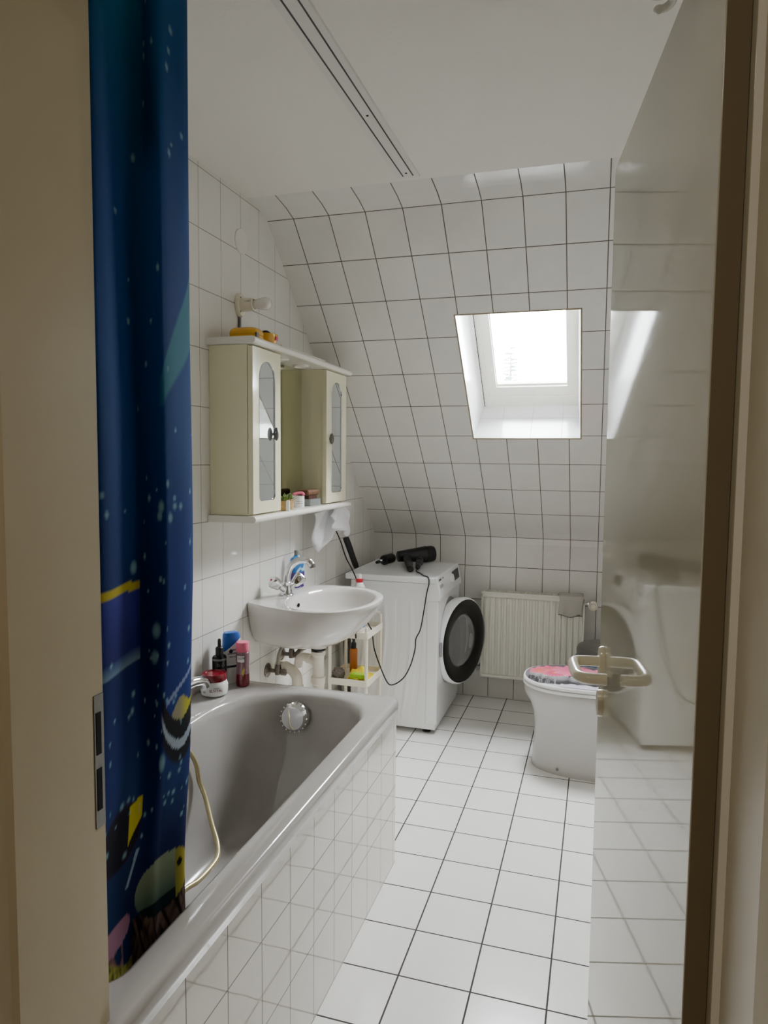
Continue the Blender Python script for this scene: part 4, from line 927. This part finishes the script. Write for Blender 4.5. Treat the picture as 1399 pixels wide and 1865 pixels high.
for x in (.125,.222):
    mb = MB(); mb.tube(catmull([(x,Ty0+.014,.572),(x,Ty0+.006,.5875),(x+.001,Ty0-.004,.583),(x+.003,Ty0-.005,.568),(x+.004,Ty0-.005,.555)],5), .0036, 8)
    tag(mb.build('hair_pin', 'black'), 'black clip over the front rim of the top tray, '+('left one under the basin' if x < .2 else 'right one near the corner post'), 'clip', 'black clips on the trolley rim')
# contents
bt = thing('cleaner_bottle', 'white bottle with red collar and blue label on the top tray of the trolley', 'bottle', (.20,-.86,.5625))
cx, cy, cz = .197, -.86, .5626; HB = 1.08
mb = MB(); mb.loft(flat_rings(cx,cy,[(a,b,cz+z*HB) for a,b,z in ((.026,.036,0),(.03,.040,.005),(.031,.041,.10),(.031,.041,.18),(.027,.034,.205),(.017,.02,.222),(.014,.016,.226))],.2,32,2.6)); b_ = mb.build('bottle_body', 'white', bt)
for za, zb in ((.02,.075),(.15,.193)):
    mb = MB(); mb.loft(flat_rings(cx,cy,[(.0314,.0414,cz+za*HB),(.0312,.0412,cz+zb*HB)],.2,32,2.6),False,False); mb.build('blue_label', 'blue', b_)
mb = MB(); mb.lathe([(.017,.226*HB),(.0185,.228*HB),(.0185,.240*HB),(.016,.243*HB)], c=(cx,cy,cz), seg=22); mb.build('collar', 'brightred', bt)
mb = MB(); mb.lathe([(.0125,.243*HB),(.012,.256*HB),(.009,.264*HB),(0,.266*HB)], c=(cx,cy,cz), seg=18); mb.build('nozzle', 'white', bt)
sbt = thing('spray_bottle', 'slim amber spray bottle with a black pump on the middle tray of the trolley', 'bottle', (.165,-.85,.3255))
cx, cy, cz = .148, -.80, .3256
mb = MB(); mb.lathe([(0,0),(.019,0),(.020,.003),(.020,.118),(.018,.124),(.011,.127)], c=(cx,cy,cz), seg=24); mb.build('bottle_body', 'amber', sbt)
mb = MB(); mb.lathe([(.0125,.127),(.0135,.129),(.0135,.152),(.010,.157),(.0065,.158),(.0065,.17),(.0095,.172),(.0095,.186),(.005,.19),(0,.19)], c=(cx,cy,cz), seg=20); mb.build('pump_head', 'black', sbt)
mb = MB(); c0 = V((.118,-.935,.356)); rnd = random.Random(5)
def blob(mb, c, r, amp, sc, seg=40, ring=28, squash=(1,1,1)):
    rings_ = []
    for i in range(ring+1):
        t = pi*i/ring; row = []
        for j in range(seg):
            d = V((sin(t)*cos(2*pi*j/seg), sin(t)*sin(2*pi*j/seg), -cos(t)))
            k = r*(1+amp*noise.noise(d*sc))
            row.append((c[0]+d.x*k*squash[0], c[1]+d.y*k*squash[1], c[2]+d.z*k*squash[2]))
        rings_.append(row)
    return mb.loft(rings_)
blob(mb, (.116,-.935,.3565), .031, .28, 7.5); tag(mb.build('bath_puff', 'puff'), 'grey crumpled mesh puff on the middle tray of the trolley', 'puff')
yc_ = thing('cleaning_cloth', 'crumpled yellow cleaning cloth on the middle tray of the trolley', 'cloth', (.21,-.86,.326))
def ycl(u, v):
    x = .160+.115*u; y = -.965+.17*v
    h = .006+.048*math.exp(-((u-.35)/.3)**2-((v-.55)/.35)**2)+.03*max(0,noise.noise(V((u*3.2,v*3.2,4))))+.012*sin(u*9+v*4)*math.exp(-((u-.5)/.4)**2)
    return (x, y, .3262+max(.001,h)*min(1, 6*min(u,1-u,v,1-v)+.15))
mb = MB(); mb.grid(34,34,ycl); mb.build('cloth_sheet', 'yclothe', yc_, fix=False, angle=180)
mb = MB(); mb.box(.188,.262,-.976,-.936,.3495,.374,.008,3); sp_ = tag(mb.build('sponge', 'greensponge'), 'green sponge lying on the yellow cloth at the front of the trolley', 'sponge')

# ------------------------------------------------------------------ radiator with valve
rd = thing('radiator', 'white ribbed panel radiator below the sloping wall', 'radiator', (.98,-.08,.15))
RX0, RX1, RZ0, RZ1, RY = .692, 1.272, .155, .652, -.112
NR = 17; w_ = (RX1-RX0-.03)/NR
def rib(u, v):
    x = RX0+.012+u*(RX1-RX0-.024); ph = ((x-RX0-.015)/w_) % 1
    d = .0115*sstep(.02,.2,ph)*sstep(.62,.44,ph)
    z = RZ0+.02+v*(RZ1-RZ0-.045); e = sstep(0,.04,v)*sstep(1,.96,v)
    return (x, RY-.001-(.007-d*1)*e*.0+d*e*-1.0+.006*(1-e)*0, z)
mb = MB(); mb.grid(17*14+1, 14, rib); mb.build('front_panel', 'radiator', rd, fix=False, angle=60)
mb = MB(); mb.box(RX0,RX1,RY+.001,-.045,RZ0,RZ1-.003,.003); mb.box(RX0,RX1,RY-.009,RY+.004,RZ1-.022,RZ1-.003,.003); mb.box(RX0,RX1,RY-.009,RY+.004,RZ0,RZ0+.018,.003)
mb.box(RX0,RX0+.011,RY-.009,RY+.004,RZ0,RZ1-.003,.003); mb.box(RX1-.011,RX1,RY-.009,RY+.004,RZ0,RZ1-.003,.003); mb.build('casing', 'radiator', rd)
mb = MB(); n = 58
for k in range(n):
    x = RX0+.006+(RX1-RX0-.012)*k/(n-1); mb.box(x-.0028,x+.0028,RY-.004,-.052,RZ1-.003,RZ1+.008,.0008,1)
mb.box(RX0,RX1,RY-.006,RY-.002,RZ1-.003,RZ1+.008); mb.box(RX0,RX1,-.053,-.049,RZ1-.003,RZ1+.008); mb.build('top_grille', 'radiator', rd, smooth=False)
for x in (.80,1.16):
    mb = MB(); mb.box(x-.015,x+.015,-.045,-.001,.25,.56,.002); mb.build('bracket', 'radiator', rd)
mb = MB(); mb.tube([(RX1-.002,-.08,.615),(1.325,-.08,.615)], .009, 12); mb.tube([(1.315,-.08,.615),(1.315,-.001,.615)], .008, 12); mb.lathe([(.013,-.012),(.014,0),(.013,.012)], seg=14, mtx=axis_mtx((1.297,-.08,.615),(1,0,0))); mb.build('valve_body', 'chrome', rd)
mb = MB(); n = 48
rg = lambda f, h: [(1.315+(.024+.0012*cos(12*2*pi*j/n))*f*cos(2*pi*j/n), h, .618+(.024+.0012*cos(12*2*pi*j/n))*f*sin(2*pi*j/n)) for j in range(n)]
mb.loft([rg(.7,-.088),rg(.85,-.096),rg(1,-.103),rg(1,-.140),rg(.9,-.148),rg(.82,-.148),rg(.80,-.142),rg(.2,-.142)]); tv = mb.build('thermostat_head', 'cream', rd); tv['label'] = 'cream thermostat head'
mb = MB()
for j in range(12): a = 2*pi*j/12; mb.box(1.315+.0155*cos(a)-.0018,1.315+.0155*cos(a)+.0018,-.1434,-.1418,.618+.0155*sin(a)-.0018,.618+.0155*sin(a)+.0018)
mb.build('dial_marks', 'greyink', tv, smooth=False)
mb = MB(); mb.tube([(.672,-.08,.20),(RX0+.002,-.08,.20)], .008, 12); mb.tube([(.68,-.08,.20),(.68,-.001,.20)], .008, 12); mb.lathe([(.014,-.01),(.014,.02)], seg=14, mtx=axis_mtx((.68,-.10,.20),(0,1,0))); mb.build('return_valve', 'steel', rd)
# cloth over the radiator
rc = thing('face_cloth', 'grey face cloth draped over the right end of the radiator', 'cloth', (1.19,-.1,.6))
def fcl(u, v):
    # v: 0 back, .45 top front edge, 1 lower hem
    x = 1.130+.130*u+.006*sin(v*6)*(u-.5)-.004*sin(v*9)
    L1 = .085; tot = .085+.112
    s_ = v*tot
    if s_ < L1: y, z = -.042-(s_/L1)*.092, RZ1+.0135+.002*sin(u*9)
    else:
        y = -.134-.004*sin(u*11)*((s_-L1)/.11)-.003*sin((s_-L1)*30); z = RZ1+.013-(s_-L1)
    if v > .97: z += .006*sin(u*8+1)
    return (x, y, z)
mb = MB(); mb.grid(26, 40, fcl); mb.build('cloth_sheet', 'greycloth', rc, fix=False, thick=.004, angle=180)
mb = MB(); pts_ = [V(fcl(u,1)) for u in [k/24 for k in range(25)]]; mb.tube([tuple(p) for p in pts_], .0032, 8); mb.build('hem', 'hemgrey', rc) if 'hemgrey' in M else None
M['hemgrey'] = mat('hem', (120,116,110), .9); mb.build('hem', 'hemgrey', rc)

# ------------------------------------------------------------------ toilet
tl = thing('toilet', 'grey-white floor-standing toilet with a printed lid, half behind the door', 'toilet', (1.33,-.84,0))
QY = -.84
def tring(x0, x1, hy, z, p=2.3, n=56):
    cxx = (x0+x1)/2; hx = (x1-x0)/2; out = []
    for j in range(n):
        t = 2*pi*j/n; c, s_ = cos(t), sin(t)
        e = 2/p if c < 0 else 2/5
        out.append((cxx+hx*(1 if c >= 0 else -1)*abs(c)**e, QY+hy*(1 if s_ >= 0 else -1)*abs(s_)**(2/p if c < 0 else 2/4), z))
    return out
mb = MB(); mb.loft([tring(1.062,1.676,.142,.0),tring(1.058,1.676,.145,.012),tring(1.062,1.676,.140,.03),tring(1.068,1.676,.134,.12),tring(1.068,1.676,.136,.20),tring(1.062,1.676,.145,.26),tring(1.045,1.676,.160,.305),tring(1.025,1.676,.174,.335),tring(1.016,1.676,.180,.355),tring(1.014,1.676,.181,.375),tring(1.018,1.676,.178,.385),tring(1.06,1.60,.14,.386)])
mb.build('bowl', 'toilet', tl, angle=55)
mb = MB(); mb.loft([tring(1.016,1.50,.183,.3895),tring(1.013,1.50,.186,.393),tring(1.015,1.50,.184,.402),tring(1.03,1.50,.17,.404)]); mb.build('seat', 'white', tl, angle=45)
lidr = [tring(1.020,1.50,.180,.4065),tring(1.014,1.50,.186,.409),tring(1.014,1.50,.186,.419),tring(1.018,1.50,.182,.424)]
mb = MB(); mb.loft(lidr); ld = mb.build('lid', 'white', tl, angle=45); ld['label'] = 'toilet lid printed with pink flowers and grey stones'
# printed lid surface: pink blossoms above a row of grey stones
NXL, NYL = 150, 110; vs = []; cols = []
def lid_col(x, y):
    fx = x-1.02; t = (y-(QY-.18))/.36        # t: 0 near edge .. 1 far edge
    c = srgb((96,92,100)) if t > .5 else srgb((34,31,36))
    stones = [(.035,.45,.022,.16),(.062,.40,.018,.17),(.092,.36,.020,.2),(.155,.32,.048,.26),(.228,.30,.026,.21),(.285,.28,.032,.23),(.345,.27,.030,.2),(.41,.27,.035,.2)]
    edge_ = .07+.09*max(0,.5-abs(((fx*16) % 1)-.5)) if fx > .17 else .05
    for sx_, st, rx, rt in stones:
        e = ((fx-sx_)/rx)**2+((t-st)/rt)**2
        if e < 1:
            sh_ = .42+.62*((t-st)/rt)+.18*noise.noise(V((x*50,y*50,1)))-.25*e; c = smix(srgb((40,36,42)), srgb((206,202,204)), sh_)
    if .03 < fx < .15 and t < .6 and noise.noise(V((fx*420, t*3, 3))) > .22: c = smix(c, srgb((190,188,186)), .6)
    if t < edge_+.05: c = srgb((206,202,214))
    for fx0, ft0, R_, colr in ((.115,.66,.085,(232,70,104)),(.135,.55,.06,(222,24,104)),(.215,.70,.10,(236,96,140)),(.34,.72,.06,(236,120,156)),(.06,.62,.05,(228,84,96))):
        dx = fx-fx0; dy = (t-ft0)*.36; r = math.hypot(dx,dy); a = math.atan2(dy,dx)
        if r < R_*(.72+.28*abs(cos(a*5))):
            k = r/R_; c = smix(srgb(colr), srgb((250,190,206)), .5*abs(sin(a*9))*k)
            if k < .22: c = srgb((236,150,40))
    if fx < .02 or t < .03 or t > .985: c = srgb((120,116,122))
    return c
ro = tring(1.022,1.50,.178,.4245)
mb = MB(); NR_ = 60; n = 56*4
def tring_f(f):
    out = []
    for p in tring(1.022,1.495,.178,0,n=n): out.append((1.26+(p[0]-1.26)*f, QY+(p[1]-QY)*f, .4246+.006*(1-f*f)))
    return out
rs_ = [tring_f(k/NR_) if k else tring_f(.004) for k in range(NR_+1)]
for r in rs_:
    for p in r: cols.append(tuple(.72*q for q in lid_col(p[0],p[1])))
mb.loft(list(rs_), True, False); lp = mb.build('lid_print', 'lidprint', ld, cols=cols, angle=180)
mb = MB(); mb.lathe([(0,0),(.007,.0),(.007,.004),(0,.005)], seg=14, mtx=axis_mtx((1.185,QY-.137,.035),(0,-1,0))); mb.build('bolt_cap', 'steel', tl)
mb = MB(); mb.box(1.50,1.60,QY-.12,QY+.12,.3865,.425,.012,3); mb.build('hinge_block', 'white', tl)

# ------------------------------------------------------------------ pedal bin behind the toilet
bn = thing('pedal_bin', 'round pedal bin with a dark metal lid in the corner behind the toilet', 'bin', (1.37,-.30,0))
bxc, byc = 1.372, -.33
mb = MB(); mb.lathe([(.112,0),(.115,.004),(.112,.02),(.118,.40)], c=(bxc,byc,0), seg=36); mb.build('bin_body', 'bindark', bn)
mb = MB(); mb.lathe([(.128,.404),(.134,.408),(.134,.432),(.126,.448),(.10,.460),(.05,.468),(0,.470)], c=(bxc,byc,0), seg=40); mb.build('lid', 'bindark', bn)
bag = MB(); rings_ = []
for k, (r, z) in enumerate([(.1195,.402),(.135,.398),(.147,.37),(.150,.33),(.144,.29),(.1215,.27)]):
    rings_.append([(bxc+(r+.004*noise.noise(V((j*.7,k,2))))*cos(2*pi*j/44), byc+(r+.004*noise.noise(V((j*.7,k,7))))*sin(2*pi*j/44), z+.008*noise.noise(V((j*.4,k,4)))*(k > 1)) for j in range(44)])
bag.loft(rings_, False, False); bo = bag.build('bin_liner', 'bluebag', bn); bo['label'] = 'blue bin liner folded out under the lid'
mb = MB(); mb.box(bxc-.02,bxc+.02,byc-.165,byc-.1,.004,.012,.003); mb.build('pedal', 'steel', bn)

# ------------------------------------------------------------------ outside: conifer beyond the window, haze put into its colour
tr = thing('conifer_tree', 'conifer top with haze put into its pale colour, seen through the skylight', 'tree', (-.95,14.5,-6))
tx_, ty_ = -.98, 14.6
mb = MB(); mb.tube([(tx_,ty_,-6),(tx_,ty_,0),(tx_,ty_,4.3)], [.22,.14,.01], 8); mb.build('trunk', 'bark', tr)
mb = MB(); rnd = random.Random(11)
for k in range(420):
    t = rnd.random()**.8; z = 4.35-6.5*t; L1 = .08+1.25*t*(.7+.3*rnd.random()); a = rnd.uniform(0,2*pi)
    b = V((tx_,ty_,z)); d = V((cos(a),sin(a),-.15+.35*rnd.random())); e = b+d*L1; s_ = d.cross(V((0,0,1))).normalized()*.05
    for q in range(5):
        p = b+d*L1*(q/5+.1); l = .10+.10*(1-q/5)
        for sg in (-1,1):
            tip = p+(d*.6+s_*20*sg*.6).normalized()*l; mb.add([p-V((0,0,.012)), tip, p+V((0,0,.02))+d*.05], [(0,1,2)])
    mb.add([b-s_*.2, e, b+s_*.2], [(0,1,2)])
mb.build('needles', 'tree', tr, fix=False, smooth=False)
mb = MB(); mb.quad([(-40,1.5,-6),(40,1.5,-6),(40,60,-6),(-40,60,-6)]); struct(mb.build('ground_outside', 'ground', smooth=False))

# ------------------------------------------------------------------ light
w = bpy.data.worlds.new('World'); bpy.context.scene.world = w; w.use_nodes = True
nt = w.node_tree; bg = nt.nodes['Background']; tc = nt.nodes.new('ShaderNodeTexCoord'); sx_ = nt.nodes.new('ShaderNodeSeparateXYZ'); rp = nt.nodes.new('ShaderNodeValToRGB')
no = nt.nodes.new('ShaderNodeTexNoise'); no.inputs['Scale'].default_value = 2.5; no.inputs['Detail'].default_value = 5
nt.links.new(tc.outputs['Generated'], sx_.inputs[0]); nt.links.new(tc.outputs['Generated'], no.inputs['Vector'])
rp.color_ramp.elements[0].position = .0; rp.color_ramp.elements[0].color = (.62,.66,.70,1)
rp.color_ramp.elements[1].position = .45; rp.color_ramp.elements[1].color = (.93,.97,1.0,1)
nt.links.new(sx_.outputs['Z'], rp.inputs['Fac'])
mxn = nt.nodes.new('ShaderNodeMix'); mxn.data_type = 'RGBA'; mxn.blend_type = 'MULTIPLY'; mxn.inputs['Factor'].default_value = .25
nt.links.new(rp.outputs['Color'], mxn.inputs['A']); nt.links.new(no.outputs['Fac'], mxn.inputs['B']); nt.links.new(mxn.outputs['Result'], bg.inputs['Color'])
SKY = 80.0
bg.inputs['Strength'].default_value = SKY
# portal over the skylight (guides sampling of the sky only)
pl = bpy.data.lights.new('skylight_portal', 'AREA'); pl.shape = 'RECTANGLE'; pl.size = .38; pl.size_y = .62; pl.cycles.is_portal = True
po = bpy.data.objects.new('skylight_portal', pl); C.objects.link(po)
cpos = V(sl(.983, .83, D+.075)); nrm = V((0, SA, CA))
po.matrix_world = frame(tuple(cpos), (1,0,0), tuple(nrm))
# unseen warm fill light, added in the hall behind the camera
al = bpy.data.lights.new('hall_fill', 'AREA'); al.shape = 'DISK'; al.size = .5; al.energy = 5; al.color = (1,.90,.76)
ao = bpy.data.objects.new('hall_fill', al); C.objects.link(ao); ao.location = (.9,-4.55,2.42)

# ------------------------------------------------------------------ camera
cam = bpy.data.cameras.new('Camera'); cam.sensor_fit = 'HORIZONTAL'; cam.sensor_width = 36; cam.lens = 36*1277.9/1399
cam.clip_start = .05; cam.clip_end = 200
co = bpy.data.objects.new('Camera', cam); C.objects.link(co)
r_ = V((.95594305,.2933974,.00953134)); u_ = V((-.03120666,.06928488,.9971087)); f_ = V((-.29188872,.95347657,-.07538835))
co.matrix_world = Matrix(((r_.x,u_.x,-f_.x,1.3256),(r_.y,u_.y,-f_.y,-4.1383),(r_.z,u_.z,-f_.z,1.4203),(0,0,0,1)))
sc = bpy.context.scene; sc.camera = co
sc.view_settings.view_transform = 'AgX'; sc.view_settings.look = 'AgX - Base Contrast'; sc.view_settings.exposure = 0.9
sc.cycles.max_bounces = 14; sc.cycles.diffuse_bounces = 8; sc.cycles.glossy_bounces = 6; sc.cycles.transmission_bounces = 8
sc.cycles.caustics_reflective = False; sc.cycles.caustics_refractive = True; sc.cycles.sample_clamp_indirect = 40
sc.cycles.use_denoising = True
